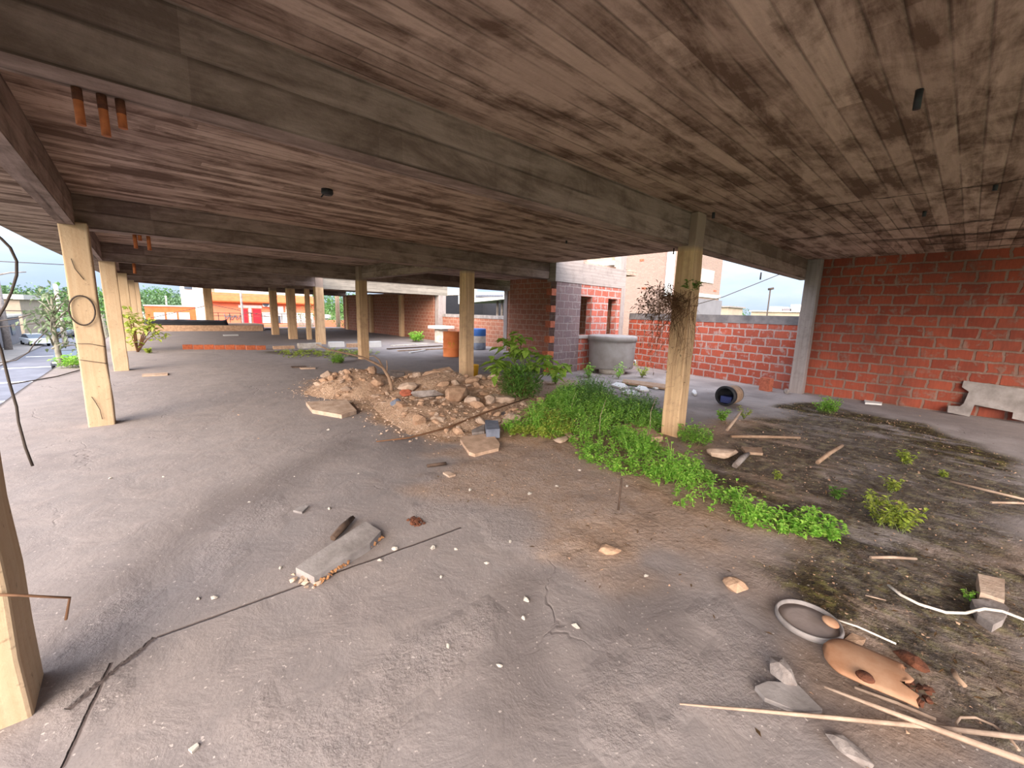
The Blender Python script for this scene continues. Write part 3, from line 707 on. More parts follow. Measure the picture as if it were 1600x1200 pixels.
# fine gravel
gb = MB()
for _ in range(5200):
    x, y = U(min(bx)-.5, max(bx)+.3), U(min(by)-.5, max(by)+.2); d = sdist(ZH, x, y)
    if d < -.45*R(): continue
    z = max(0, heap_h(x, y)); s = U(.008, .028)
    P = [(x+U(-s,s), y+U(-s,s), z+U(-.3,1)*s) for _ in range(5)]
    i = len(gb.v); gb.v += P; gb.f += [(i,i+1,i+2),(i,i+2,i+3),(i,i+3,i+1),(i+4,i+2,i+1),(i+4,i+3,i+2),(i+4,i+1,i+3)]; gb.uv += [[(0,0)]*3]*6; gb.sm += [False]*6
mk('gravel', gb, 'stone', 'loose pale gravel strewn over and around the rubble heap', 'gravel', None, None, 0, 'stuff')
rock('large rounded pale block lying on top of the rubble heap', 690, 598, .30, 'stone_tan', .62, .10, stretch=1.25, rz=-.4)
rock('flat dark slab leaning at the back of the rubble heap', 606, 590, .26, 'stone_grey', .3, .10, stretch=1.5, rz=-.5)
rock('knobbly tan block low on the front of the rubble heap', 712, 628, .24, 'stone_tan', .75, .04, stretch=1.4, rz=.5)
rock('brown lump at the front right of the rubble heap', 738, 634, .17, 'stone', .6, .03)
rock('grey rock between the heap and the slender column', 640, 612, .2, 'stone', .5, .08)
rock('reddish brick lump in the middle of the rubble heap', 637, 618, .14, 'red_brick', .5, .10, 'brick_piece', 'brick piece')
rock('grey pipe-like piece of concrete lying across the heap', 668, 620, .1, 'stone_grey', .8, .12, stretch=3.0, rz=-.75)
rock('broken lump right of the rubble heap near the bush', 790, 630, .2, 'stone', .5, .03)
rock('slate grey plastic chunk on the floor at the front of the heap', 620, 640, .11, 'slate', 1.0, 0, 'plastic_chunk', 'plastic piece')
rock('pale stone half sunk in the gravel before the heap', 685, 662, .13, 'stone', .5, .02)
flat_piece('pale broken concrete slab lying left of the rubble heap', [(478,628),(541,624),(557,641),(534,648),(488,640)], .0, .06, 'stone')
flat_piece('tan worn stone pad lying flat before the weeds', [(719,686),(724,682),(764,677),(771,679),(781,693),(779,700),(742,709),(733,706)], 0, .04, 'sand', 'stone_pad', 'slab', .02)
flat_piece('blue-grey box lid half under the weeds by the stone pad', [(758,656),(778,657),(781,670),(760,671)], .02, .12, 'slate', 'plastic_box', 'plastic piece')
flat_piece('grey triangular sheet piece beside the stone pad', [(737,672),(757,662),(757,674),(738,676)], .0, .04, 'stone_grey', 'sheet_piece', 'sheet')
flat_piece('grey flat sheet piece behind the blue-grey box lid', [(775,645),(800,640),(806,652),(780,656)], .0, .05, 'stone_grey', 'sheet_piece', 'sheet')
b = MB(); b.tube([fl(588,690,.015), fl(640,684,.03), fl(700,668,.06), fl(760,644,.10), fl(825,622,.16)], [.008,.012,.014,.014,.010], 6)
mk('stick', b, 'twig', 'long thin brown stick lying along the front of the rubble heap', 'stick')
# dead branch stuck in the heap
q = fl(612, 618); Yb = q.y; em = empty('dead_branch', (q.x, Yb, heap_h(q.x, Yb)-.02), 'bare forked dead branch standing in the rubble heap', 'branch')
b = MB(); b.tube([tuple(q+UP*.1)] + [atY(x, y, Yb) for x, y in ((611,600),(607,588),(598,574),(585,567),(566,558),(545,553),(512,546),(494,538))], [.035,.032,.03,.026,.022,.018,.015,.012,.008], 7); b.build('stem', K['wood'], em)
b = MB(); b.tube([atY(x, y, Yb) for x, y in ((600,577),(592,562),(584,556),(577,557))], [.018,.014,.01,.006], 6); b.build('twig', K['wood'], em)
b = MB(); b.tube([atY(x, y, Yb) for x, y in ((604,582),(605,572),(604,563))], [.014,.01,.006], 6); b.build('twig', K['wood'], em)
# things in the middle of the floor
em = empty('concrete_plank', fl(528,860), 'rough grey concrete plank with a rusty broken edge on the open floor', 'plank')
P = [fl(x, y, .055) for x, y in ((571,814),(595,829),(578,848),(491,901),(462,886),(478,874))]
b = MB(); b.slabpoly([(p.x, p.y, -.01) for p in P], (0, 0, .062)); b.build('slab', K['conc'], em, bevel=.01)
b = MB(); a_, c2_ = P[1], P[3]; N = 26
for k in range(N):
    f = (k+.5)/N; q = a_.lerp(c2_, f); s = U(.014,.026); q = q+R0*U(.0,.022)-F0*U(.0,.012)
    b.hull([(q.x+px, q.y+py, .0+pz*1.0) for px, py, pz in rock_pts(s, .9, 9)])
rustc = M_plain('ochre_aggregate', (176,128,86), .2, 20, .95, .5, (132,92,62)); b.build('broken_edge', rustc, em)
b = MB()
for k in range(16):
    q = P[4].lerp(P[3], R()); s = U(.012,.026); gx, gy = U(-.04,.04), U(-.04,.04); b.hull([(q.x+gx+px, q.y+gy+py, pz) for px, py, pz in rock_pts(s, .7, 9)])
b.build('crumbled_end', K['stone'], em)
b = MB(); p0, p1 = fl(520,841,.03), fl(551,809,.03); b.tube([p0, p0.lerp(p1,.5)+UP*.004, p1], [.022,.028,.02], 5); mk('wood_stick', b, 'wood_dark', 'short dark weathered stick beside the concrete plank', 'stick')
b = MB(); q = fl(651, 816)
for k in range(40):
    s = U(.012,.019); gx, gy = max(-.045,min(.045,random.gauss(0,.02))), max(-.06,min(.06,random.gauss(0,.03))); b.hull([(q.x+gx+px, q.y+gy+py, pz) for px, py, pz in rock_pts(s, .8, 16)])
mk('rusty_clump', b, 'rust_dark', 'small dark rust-brown clump on the open floor right of the plank', 'clump')
flat_piece('small broken grey tile piece left of the dark stick', [(458,797),(474,789),(482,790),(472,800)], 0, .018, 'conc', 'tile_piece', 'tile')
rock('small white stone lying on the floor joint right of the plank', 617, 858, .022, 'conc_pale', .7, 0, 'small_stone', 'stone')
flat_piece('white paper-like shard on the floor at the bottom edge of the photo', [(294,1170),(308,1160),(311,1164),(300,1175)], 0, .012, 'conc_pale', 'white_shard', 'shard', .003)
flat_piece('salmon brick shard on the floor before the stone pad', [(692,738),(700,736),(712,741),(702,744)], 0, .018, 'stone', 'brick_shard', 'brick piece')
b = MB(); b.tube([fl(667,728,.02), fl(690,725,.02), fl(697,724,.02)], .018, 5); mk('wood_stick', b, 'wood_dark', 'short dark stick by the salmon brick shard', 'stick')
rock('brown lump of earth on the dusty floor at centre', 950, 862, .06, 'stone_tan', .5, 0, 'earth_lump', 'lump', 1.5)
q = fl(966, 796); b = MB(); b.tube([(q.x,q.y,-.01), (q.x+.01,q.y,.12), tuple(Vector((q.x+.015,q.y,hgt(967,748,q))))], .009, 6); mk('stake', b, 'wood_dark', 'thin short stake standing in the dusty floor before the weeds', 'stake')
# scattered small stones
sb = MB(); sb.hull(rock_pts(1, .6, 12)); s0 = sb.build('small_stone', K['conc_pale'], loc=(0,0,0))
tag(s0, 'small pale stone scattered on the open concrete floor', 'stone', 'small stones on the open floor')
first = True
spots = [(485,573),(513,672),(712,858),(676,857),(690,901),(822,937),(818,965),(797,847),(735,766),(828,772),(594,876),(334,934),(310,935),(390,785),(515,795),(172,748),(255,745),(323,670),(460,745),(560,740),(900,980),(760,880),(1010,900),(870,760),(905,735),(980,760),(780,1040),(700,1010),(540,870),(438,888)]
for x, y in spots:
    q = fl(x, y); o = s0 if first else s0.copy()
    if not first: COL.objects.link(o)
    first = False; s = U(.010,.024); o.location = (q.x, q.y, -.004); o.scale = (s*1.2, s, s); o.rotation_euler = (0,0,U(0,6))
# right-hand floor
rock('fist-sized brown rock on the floor left of the round rim', 1150, 921, .07, 'stone_tan', .6, 0, 'rock', 'rock', 1.2)
rock('grey angular rock in front of the rusty plate', 1222, 1058, .06, 'stone_grey', .7, 0, 'rock', 'rock', 1.15)
flat_piece('flat grey concrete flake in front of the angular rock', [(1180,1072),(1200,1064),(1245,1068),(1285,1108),(1250,1112),(1195,1090)], 0, .02, 'conc', 'concrete_flake', 'flake')
rock('small grey rock near the bottom edge right of the bamboo tip', 1325, 1172, .05, 'stone_grey', .5, 0, 'rock', 'rock', 1.5)
flat_piece('tan concrete block with a broken corner near the right edge', [(1528,896),(1570,905),(1570,938),(1532,925)], .0, .07, 'stone', 'concrete_block', 'block', .012)
flat_piece('jagged grey stone slab under the white cable at the right edge', [(1518,936),(1560,936),(1577,950),(1568,968),(1552,976),(1528,960)], 0, .05, 'stone_grey', 'stone_slab', 'slab', .012)
rock('tan stone standing among the sticks right of the vine column', 1128, 712, .15, 'stone', .35, 0, 'rock', 'rock', 1.4, -.7)
flat_piece('pale wood offcut right of the tan stone', [(1158,698),(1190,699),(1192,708),(1165,706)], .02, .03, 'wood', 'wood_offcut', 'offcut')
b = MB(); b.tube([fl(1148,728,.02), fl(1160,716,.04), fl(1170,708,.03)], [.03,.035,.02], 6); mk('driftwood', b, 'stone_grey', 'short grey knotty wood piece below the pale offcut', 'wood piece')
flat_piece('brown flat stone at the foot of the vine column', [(970,664),(990,660),(1020,670),(1036,682),(1010,684),(985,676)], 0, .07, 'stone_tan', 'flat_stone', 'stone', .02)
rock('brown stone sunk among the weeds behind the flat stone', 938, 628, .16, 'rust_dark', .6, 0, 'rock', 'rock')
flat_piece('pale wood chip in front of the weeds left of the flat stone', [(876,671),(886,672),(904,684),(895,684)], .03, .03, 'wood', 'wood_chip', 'offcut')
rock('pale stone at the front edge of the weeds', 878, 690, .09, 'stone', .4, 0, 'rock', 'rock', 1.6)
def stick(label, a, b_, r, mat, z0=.02, z1=.02, name='stick', cat='stick'):
    m_ = MB(); p0, p1 = fl(*a, z0), fl(*b_, z1); mid = p0.lerp(p1, .5)+Vector((U(-.01,.01), U(-.01,.01), U(0,.006)))
    m_.tube([p0, mid, p1], [r*.9, r, r*.8], 6); return mk(name, m_, mat, label, cat)
stick('stout pale stick tilted up among the moss at right', (1277,723), (1316,696), .024, 'wood', .03, .16)
stick('long brown branch lying across the moss right of the vine column', (1142,682), (1250,684), .022, 'wood', .03, .02)
stick('grey curved stick leaning near the black bucket', (1136,672), (1158,642), .022, 'wood_pale', .03, .22)
stick('pale thin lath lying level on the dark moss', (1360,871), (1432,873), .011, 'wood_pale')
stick('long yellowish pole reaching in from the right edge', (1484,752), (1625,786), .013, 'wood_pale', .04, .04)
stick('short yellowish pole at the right edge below the long one', (1548,785), (1625,788), .012, 'wood_pale', .03, .03)
stick('thin stick by the concrete block at the right edge', (1584,889), (1612,905), .010, 'wood_pale')
stick('thin twig on the moss left of the white cable', (1352,930), (1384,938), .004, 'wood_pale')
b = MB(); P = [fl(1062,1100,.012), fl(1180,1110,.02), fl(1300,1121,.025), fl(1460,1136,.03), fl(1640,1157,.03)]; b.tube(P, [.003,.007,.009,.010,.011], 6)
mk('bamboo_cane', b, 'wood_pale', 'long thin bamboo cane lying level near the bottom right', 'cane')
b = MB(); P = [fl(1288,1073,.03), fl(1380,1108,.045), fl(1480,1145,.05), fl(1620,1196,.05)]; b.tube(P, [.006,.010,.013,.014], 5)
mk('bamboo_cane', b, 'wood_pale', 'thicker split cane running down to the bottom right corner', 'cane')
b = MB(); P = [fl(1335,1074,.012), fl(1400,1098,.014), fl(1462,1124,.014)]; b.tube(P, [.006,.009,.007], 5)
mk('bamboo_cane', b, 'wood_pale', 'short split cane tucked under the thicker one', 'cane')
b = MB(); P = [fl(x, y, .02 if i < 5 else .07) for i, (x, y) in enumerate(((1388,914),(1408,930),(1436,944),(1478,957),(1508,958),(1538,951),(1566,955),(1600,968),(1640,985)))]
b.tube(P, .008, 8); mk('white_cable', b, 'white_cable', 'white cable snaking over the moss at the right edge', 'cable')
b = MB(); P = [fl(x, y, .015) for x, y in ((1500,1146),(1494,1130),(1500,1121),(1524,1121),(1552,1133),(1575,1150),(1592,1172))]; b.tube(P, .0055, 6)
mk('wire_loop', b, 'wood_pale', 'curled strip looped beside the canes at bottom right', 'loop')
b = MB(); b.tube([fl(1303,967,.02), fl(1340,979,.03), fl(1400,1006,.02)], .005, 6); mk('straight_wire', b, 'white_cable', 'thin straight pale wire behind the rusty plate', 'wire')
# round rim lid
pl, pr_ = fl(1208,955), fl(1318,994); ctr = fl(1262, 974); rad = ((pr_-pl).length)/2*.98
em = empty('round_lid', (ctr.x, ctr.y, 0), 'round grey lid with a raised pale rim lying on the floor', 'lid')
b = MB(); b.lathe([(rad*.9,.0),(rad,.004),(rad*1.01,.022),(rad*.985,.034),(rad*.93,.034),(rad*.9,.02),(rad*.9,.0)], tuple(ctr), 56); b.build('rim', K['conc'], em)
b = MB(); b.lathe([(.001,.016),(rad*.6,.015),(rad*.92,.014),(rad*.92,.0)], tuple(ctr), 48); b.build('disc', M_plain('dusty_grey', (140,126,120), .1, 5, .95, .3), em)
b = MB(); q = fl(1297, 974, .03); b.lathe([(.001,.014),(.034,.012),(.04,.004),(.034,-.004),(.001,-.004)], (q.x,q.y,.035), 18, M=Matrix.Rotation(.22,3,'X')); mk('rusty_disc', b, 'rust_plate', 'small orange-brown disc lying on the edge of the round lid', 'disc')
em = empty('rusty_plate', fl(1355,1040), 'long rounded rusty metal plate torn at one end beside the round lid', 'metal plate')
L0, L1 = fl(1289,1008,.05), fl(1420,1068,.05); ax = (L1-L0); LL = ax.length; ax.normalize(); sd = Vector((-ax.y, ax.x, 0)); b = MB(); N, Mw = 22, 9; hw = .135
for i in range(N+1):
    u = i/N; w = hw*min(1, math.sqrt(max(0, 1-(1-min(1,u/.32))**2))*1.0+.02)*(1-.18*max(0,u-.5))
    for j in range(Mw+1):
        t = j/Mw*2-1; ex = U(-.03,.03) if i == N else 0
        q = L0+ax*(LL*u+ex)+sd*(w*t); b.v.append((q.x, q.y, .03+.022*(1-t*t)+.012*u))
for i in range(N):
    for j in range(Mw):
        a = i*(Mw+1)+j; b.f.append((a,a+1,a+Mw+2,a+Mw+1)); b.uv.append([(0,0)]*4); b.sm.append(True)
o = b.build('sheet', K['rust_plate'], em); md = o.modifiers.new('solid','SOLIDIFY'); md.thickness = .008
b = MB(); q = fl(1352,1056,.075); b.lathe([(.0,.006),(.028,.004),(.034,-.006),(.0,-.006)], (q.x,q.y,q.z), 14); b.build('dark_hole_disc', K['rust_dark'], em)  # solid dark disc standing in for the shaded hole in the plate
b = MB()
for k in range(14):
    q = L1+ax*U(-.02,.07)+sd*U(-.09,.07); s = U(.012,.028); gz = U(0,.02); b.hull([(q.x+px, q.y+py, gz+pz) for px, py, pz in rock_pts(s, .7, 9)])
b.build('torn_edge', K['rust_dark'], em)
rock('brown dirty stone between the rusty plate and the thin wire', 1335, 1002, .045, 'stone_tan', .4, 0, 'rock', 'rock', 1.8, -.2)
rock('dark lump of earth at the torn end of the rusty plate', 1425, 1034, .055, 'rust_dark', .5, 0, 'earth_lump', 'lump', 1.3)
stick('short mossy wood strip right of the rusty plate', (1490,1048), (1508,1072), .012, 'wood')
# grey cut-out panel against the right wall
px = [(1505,599),(1562,607),(1630,617),(1632,668),(1597,661),(1580,657),(1582,648),(1522,636),(1514,654),(1480,647),(1481,637),(1499,638),(1505,634),(1513,616),(1502,609)]
b = MB(); P = []
for x, y in px:
    q = atX(x, y, 10.86); q.x = 10.80+.13*max(0, q.z)/.5; P.append(q)
zm = min(p.z for p in P); P = [Vector((p.x, p.y, p.z-zm+.004)) for p in P]
b.slabpoly(P[::-1], (.022, 0, 0)); mk('cutout_panel', b, 'conc', 'grey panel with a stepped cut-out leaning on the right brick wall', 'panel')
# bucket on its side
q = fl(1131, 634); em = empty('black_bucket', (q.x, q.y, 0), 'black bucket lying on its side near the low brick wall', 'bucket')
axd = (R0*.78+F0*.62).normalized(); rot = Vector((0,0,1)).rotation_difference(axd).to_matrix()
c0 = Vector((q.x, q.y, .185))
b = MB(); b.lathe([(.150,.0),(.185,.0),(.19,.02),(.178,.03),(.168,.40),(.16,.42),(.0,.42),(.0,.40),(.15,.39),(.165,.02),(.150,.0)], tuple(c0), 28, M=rot); b.build('body', K['black'], em)
b = MB(); b.lathe([(.1775,.10),(.1785,.105),(.1735,.36),(.171,.365)], tuple(c0), 28, M=rot, cap=False); b.build('paper_label', K['wood'], em)
b = MB(); b.box((c0.x+axd.x*.15-.10, c0.y+axd.y*.15-.10, .045), (c0.x+axd.x*.15+.10, c0.y+axd.y*.15+.10, .17), rz=math.atan2(axd.y, axd.x))
mk('blue_pack', b, 'blue_dark', 'dark blue pack lying inside the black bucket', 'pack', bevel=.02)
q0, q1 = fl(1186,612), fl(1206,611); zt = .34; b = MB(); c = (q0+q1)/2+Vector((.1,.06,0))
b.box((c.x-.09, c.y-.17, 0), (c.x+.09, c.y+.10, zt), rz=-.3); b.v = [(c.x+(x-c.x)*.82, c.y+(y-c.y)*.82, z*.86) for x, y, z in b.v]; mk('hollow_brick', b, 'red_brick', 'orange hollow brick standing on end before the low brick wall', 'brick', bevel=.008)
rock('grey mossy stone at the foot of the corner column', 1229, 615, .07, 'stone_grey', 1.0, 0, 'rock', 'rock')
flat_piece('crumpled bluish plastic sheet at the foot of the right wall', [(1350,622),(1380,624),(1378,631),(1352,629)], 0, .03, 'white', 'plastic_sheet', 'plastic piece')
for x, y, w, lab in ((968,601,26,'large white plastic scrap in front of the water tank'), (1003,606,22,'white plastic scrap left of the vine column'), (1024,602,20,'folded white scrap touching the vine column in view'), (985,612,30,'flat grey-white sheet behind the weeds'), (1085,612,8,'tiny white scrap right of the vine column')):
    flat_piece(lab, [(x-w/2,y),(x-w*.2,y-4),(x+w*.3,y-2),(x+w/2,y+3),(x,y+4)], .01, .035, 'white', 'plastic_scrap', 'plastic scrap')
flat_piece('pink-brown plank lying by the tank against the low wall', [(974,592),(1040,600),(1040,606),(972,597)], .02, .04, 'wood', 'plank', 'plank')
# toothed bricks at the end of the tower wall
zz = [.30,.68,1.09,1.48,1.93]
for i, z in enumerate((.05,.45,.85,1.25,1.65,2.08)):
    b = MB(); off = (.0,.20,.05,.03,.02,.03)[i]; b.box((8.17-.16-off*.4, TY-.06, z), (8.17, TY+.13, z+.17))
    mk('tooth_brick', b, 'orange_brick' if i < 3 else 'red_brick', f'{ORD[i]} brick from the floor sticking out of the unfinished tower wall end', 'brick', None, 'toothing bricks of the tower wall', .006)
for k, lab in enumerate(('lower red hollow brick left on top of the brick parapet', 'upper red hollow brick left on top of the brick parapet')):
    b = MB(); b.box((12.3, 13.36, 1.46+k*.19), (12.5, 13.68, 1.64+k*.19)); mk('hollow_brick', b, 'red_brick', lab, 'brick', None, None, .006)
# water tank
tq = atY(955.5, 550, 6.72); TX, TYc = tq.x, 6.72
em = empty('water_tank', (TX, TYc, 0), 'round grey fibre-cement water tank with a lid before the stair tower', 'water tank')
b = MB(); b.lathe([(.34,.0),(.36,.0),(.36,.16),(.3,.16)], (TX-.1,TYc-.12,0), 24); b.build('pedestal', K['conc_pale'], em)
b = MB(); b.lathe([(.0,.15),(.60,.15),(.62,.18),(.65,.90),(.65,.92)], (TX,TYc,0), 48); b.build('shell', K['tank'], em)
b = MB(); b.lathe([(.64,.90),(.675,.905),(.68,1.02),(.665,1.045),(.60,1.055),(.0,1.07)], (TX,TYc,0), 48); b.build('lid', K['tank'], em)
b = MB(); q = Vector((TX,TYc,0))+R0*.64; b.tube([(q.x-.02,q.y,.35),(q.x+.03,q.y-.04,.36),(q.x+.04,q.y-.05,.22)], .03, 8); b.build('outlet_pipe', K['white'], em)
# drums
q = fl(703, 558); q = q + F0*.28; em = empty('oil_drum', (q.x, q.y, 0), 'bright orange steel drum standing left of the ochre column behind the rubble', 'drum')
b = MB(); pr2 = [(.0,.0),(.285,.0),(.295,.015),(.285,.03),(.285,.27),(.295,.285),(.303,.30),(.295,.315),(.285,.33),(.285,.57),(.295,.585),(.303,.60),(.295,.615),(.285,.63),(.285,.86),(.297,.875),(.29,.89),(.275,.89),(.275,.85),(.0,.85)]
b.lathe(pr2, (q.x,q.y,0), 36); b.build('shell', K['orange_drum'], em)
b = MB(); rt = -F0; 
for s_, (a0, a1, z0, z1) in enumerate(((-.55,-.35,.46,.54),(-.35,-.30,.54,.42),(-.2,-.05,.50,.50),(-.2,-.17,.52,.38),(.05,.2,.40,.52),(.2,.35,.52,.41),(-.5,-.2,.37,.36),(-.1,.25,.35,.36))):
    P = []
    for k in range(5):
        a = math.atan2(rt.y, rt.x) + a0+(a1-a0)*k/4 + .25; P.append((q.x+.288*math.cos(a), q.y+.288*math.sin(a), z0+(z1-z0)*k/4))
    b.tube(P, .009, 5)
b.build('faded_paint_marks', K['yellow'], em)
q = fl(747, 547)+F0*.3; em = empty('plastic_drum', (q.x, q.y, 0), 'drum with a blue top and pale sides by the brick parapet', 'drum')
b = MB(); b.lathe([(.0,0),(.29,0),(.30,.02),(.30,.30)], (q.x,q.y,0), 30); b.build('dark_base', K['slate'], em)
b = MB(); b.lathe([(.30,.30),(.302,.31),(.302,.58),(.30,.59)], (q.x,q.y,0), 30, cap=False); b.build('pale_band', K['conc_pale'], em)
b = MB(); b.lathe([(.30,.59),(.305,.60),(.305,.86),(.29,.90),(.0,.91)], (q.x,q.y,0), 30); b.build('blue_top', K['blue'], em)
q = fl(739, 588)+F0*.12; em = empty('yellow_bucket', (q.x, q.y, 0), 'small yellow bucket half hidden behind the ochre column', 'bucket')
b = MB(); b.lathe([(.0,0),(.11,0),(.135,.26),(.142,.265),(.142,.28),(.13,.28),(.108,.02),(.0,.02)], (q.x,q.y,0), 24); b.build('body', K['yellow'], em)
b = MB(); b.tube([(q.x+.14*math.cos(a), q.y+.14*math.sin(a)*.4, .28-.10*math.sin(a)) for a in [PI*k/10 for k in range(11)]], .004, 5); b.build('handle', K['wire'], em)
# pipe with slab on it
q = fl(688, 536)+F0*.3; em = empty('slab_stand', (q.x, q.y, 0), 'white slab resting on a pale concrete pipe behind the orange drum', 'stand')
b = MB(); b.lathe([(.0,0),(.36,0),(.34,.05),(.33,.72),(.0,.72)], (q.x,q.y,0), 28); b.build('pipe', K['conc_pale'], em)
zt = hgt(690, 509, (q.x, q.y)); b = MB(); b.box((q.x-.5, q.y-.45, .72), (q.x+.5, q.y+.45, max(.78, zt)), rz=.3); b.build('slab', K['white'], em, bevel=.01)
# low row of bricks and kerb pieces far back
a0, a1 = fl(286,546), fl(418,547); nb = 8
for k in range(nb):
    f = k/nb; x0 = a0.x+(a1.x-a0.x)*f; x1 = a0.x+(a1.x-a0.x)*(k+.95)/nb; y_ = a0.y+(a1.y-a0.y)*f
    b = MB(); b.box((x0, y_, -.005), (x1, y_+.16, .16+U(-.01,.01)), rz=U(-.02,.02)); mk('hollow_brick', b, 'orange_brick', f'{ORD[k]} red brick from the left in the low row on the far floor', 'brick', None, 'low row of bricks on the far floor', .008)
for x0, x1, yb, h, mt, lab in ((428,464,546,.12,'stone_tan','brown kerb piece right of the low row of bricks'), (467,508,545,.2,'conc_pale','rough pale kerb piece in front of the chipped column'), (515,542,543,.22,'white','white painted kerb piece left of the slender column'), (544,572,543,.16,'stone_tan','brown kerb piece just left of the slender column'), (577,600,543,.24,'white','white painted kerb piece right of the slender column')):
    p0, p1 = fl(x0, yb), fl(x1, yb); b = MB(); b.box((p0.x, p0.y, -.005), (p1.x, p0.y+.2, h), jit=.012); mk('kerb_piece', b, mt, lab, 'kerb', None, 'broken kerb line across the floor', .01)
for (a, c, w, mt, lab) in (((606,546),(690,541),.09,'wood_dark','dark plank lying before the sooty back wall'), ((622,549),(700,545),.07,'wood_pale','pale plank lying behind the orange drum'), ((612,541),(668,538),.12,'conc_pale','pale board lying nearest the back wall'), ((640,552),(664,548),.05,'white','small white board by the dark plank')):
    p0, p1 = fl(*a), fl(*c); d = (p1-p0).normalized(); n_ = Vector((-d.y, d.x, 0))*w; b = MB(); b.slabpoly([p0-n_, p1-n_, p1+n_, p0+n_], (0,0,.04)); mk('plank', b, mt, lab, 'plank')
flat_piece('long pale lath lying near the hooped and following columns', [(222,584),(262,582),(262,585),(222,587)], 0, .025, 'wood_pale', 'lath', 'lath')
for x, y, lab in ((360,523,'pale scrap lying on the far floor before the raised step'), (466,572,'small dark litter on the floor before the left gravel mound'), (480,574,'pale twig litter on the floor left of the heap')):
    flat_piece(lab, [(x-12,y),(x+12,y-.6),(x+13,y+.8),(x-10,y+1.4)], 0, .03, 'white' if x == 360 else 'wood_dark' if x == 466 else 'wood_pale', 'floor_scrap', 'scrap')
# black sheeting on the raised step
b = MB(); xs_ = [0.25+i*.25 for i in range(17)]
for i, x in enumerate(xs_):
    for j in range(6): b.v.append((x, 31.75+j*.28-.05*x*.5, .37+.28*math.sin(PI*j/5)+.06*nz(x*2, j, 1.3)))
for i in range(len(xs_)-1):
    for j in range(5): a = i*6+j; b.f.append((a,a+6,a+7,a+1)); b.uv.append([(0,0)]*4); b.sm.append(True)
o = mk('black_sheeting', b, 'black', 'black plastic sheeting heaped along the raised step', 'sheeting'); md = o.modifiers.new('s','SOLIDIFY'); md.thickness = .02

# grit on the floor
gb = MB()
def grit(n, zone, s0_, s1_):
    k = 0
    while k < n:
        x, y = U(.8, 10.6), U(-.8, 9.5)
        if R() > zone(x, y): continue
        s_ = U(s0_, s1_)*(1+.10*math.hypot(x, y)); k += 1
        P = [(x+U(-s_,s_), y+U(-s_,s_), U(-.2,.9)*s_+.003) for _ in range(5)]; i = len(gb.v); gb.v += P
        gb.f += [(i,i+1,i+2),(i,i+2,i+3),(i,i+3,i+1),(i+4,i+2,i+1),(i+4,i+3,i+2),(i+4,i+1,i+3)]; gb.uv += [[(0,0)]*3]*6; gb.sm += [False]*6
grit(3800, lambda x, y: max(.02, zmax(Z_dirt, x, y), .8*zmax(Z_moss, x, y)), .003, .009)
mk('floor_grit', gb, 'stone_tan', 'fine tan grit strewn over the dusty and mossy floor', 'grit', None, None, 0, 'stuff')
lb = MB(); k = 0
while k < 1500:
    x, y = U(1.5, 10.4), U(-.8, 6.5)
    if R() > .04+max(zmax(Z_moss, x, y), .5*zmax(Z_dirt, x, y)): continue
    k += 1; lb.leaf((x, y, .006), (U(-1,1), U(-1,1), U(-.05,.25)), U(.02,.05), U(.008,.018), .2, .0)
mk('leaf_litter', lb, 'dry_leaf', 'dry brown leaf litter scattered over the mossy floor', 'leaf litter', None, None, 0, 'stuff')
# ================================================================== PLANTS
def inpoly(P):
    xs = [p[0] for p in P]; ys = [p[1] for p in P]
    while True:
        x, y = U(min(xs), max(xs)), U(min(ys), max(ys))
        if sdist(P, x, y) > 0: return x, y
def sprig(lv, st, x, y, z, h, nl, ls, lean=.3, w=.6):
    a = U(0, 2*PI); dx, dy = math.cos(a)*lean*h, math.sin(a)*lean*h
    top = Vector((x+dx, y+dy, z+h)); base = Vector((x, y, z))
    if st is not None: st.tube([base, base.lerp(top, .5)+Vector((0,0,.05*h)), top], [.0035,.003,.0018], 3, False)
    for k in range(nl):
        f = U(.2, 1); p = base.lerp(top, f); b_ = U(0, 2*PI); l = ls*U(.7,1.3)
        lv.leaf(p, (math.cos(b_), math.sin(b_), U(-.1,.8)), l, l*w, .15, .2)
CARP = poly_px([(792,672),(815,650),(850,632),(872,612),(905,610),(960,628),(1015,648),(1038,662),(1020,676),(985,680),(1000,694),(1040,706),(1085,730),(1125,764),(1165,795),(1215,815),(1222,828),(1200,833),(1150,815),(1100,802),(1045,790),(1036,765),(1000,742),(945,738),(915,722),(905,700),(862,688),(800,684)])
def weed_patch(label, poly, n, hmin, hmax, mat, ls=.034, clumps=None):
    lv = MB(); A = 0
    for k in range(len(poly)): A += poly[k-1][0]*poly[k][1]-poly[k][0]*poly[k-1][1]
    cs = [(*inpoly(poly), U(.08,.22), U(.45,1.15)) for _ in range(clumps or int(abs(A)/2*16)+4)]
    k = 0
    while k < n:
        if R() < .8: cx, cy, cr, ch = random.choice(cs); x, y = cx+random.gauss(0, cr*.55), cy+random.gauss(0, cr*.55); rr = math.hypot(x-cx, y-cy)/cr
        else: x, y = inpoly(poly); rr, ch = .8, .5
        d = sdist(poly, x, y)
        if d < -.05: continue
        k += 1; h = (hmin+(hmax-hmin)*min(1, max(0, d+.1)/.4))*ch*max(.3, 1.15-.55*rr*rr)*U(.7,1.1)
        sprig(lv, lv if R() < .3 else None, x, y, 0, max(.025, h), 7, ls, .4)
    return mk('weed_carpet', lv, mat, label, 'weeds', None, None, 0, 'stuff')
weed_patch('bright green carpet of low weeds running from the rubble to the vine column and beyond', CARP, 3400, .06, .34, 'weed', .042)
W2 = poly_px([(880,618),(905,606),(960,622),(1020,640),(1036,655),(985,662),(930,648),(890,640)])
weed_patch('taller darker weeds at the back of the green carpet before the tank', W2, 1000, .16, .46, 'weed_deep', .04)
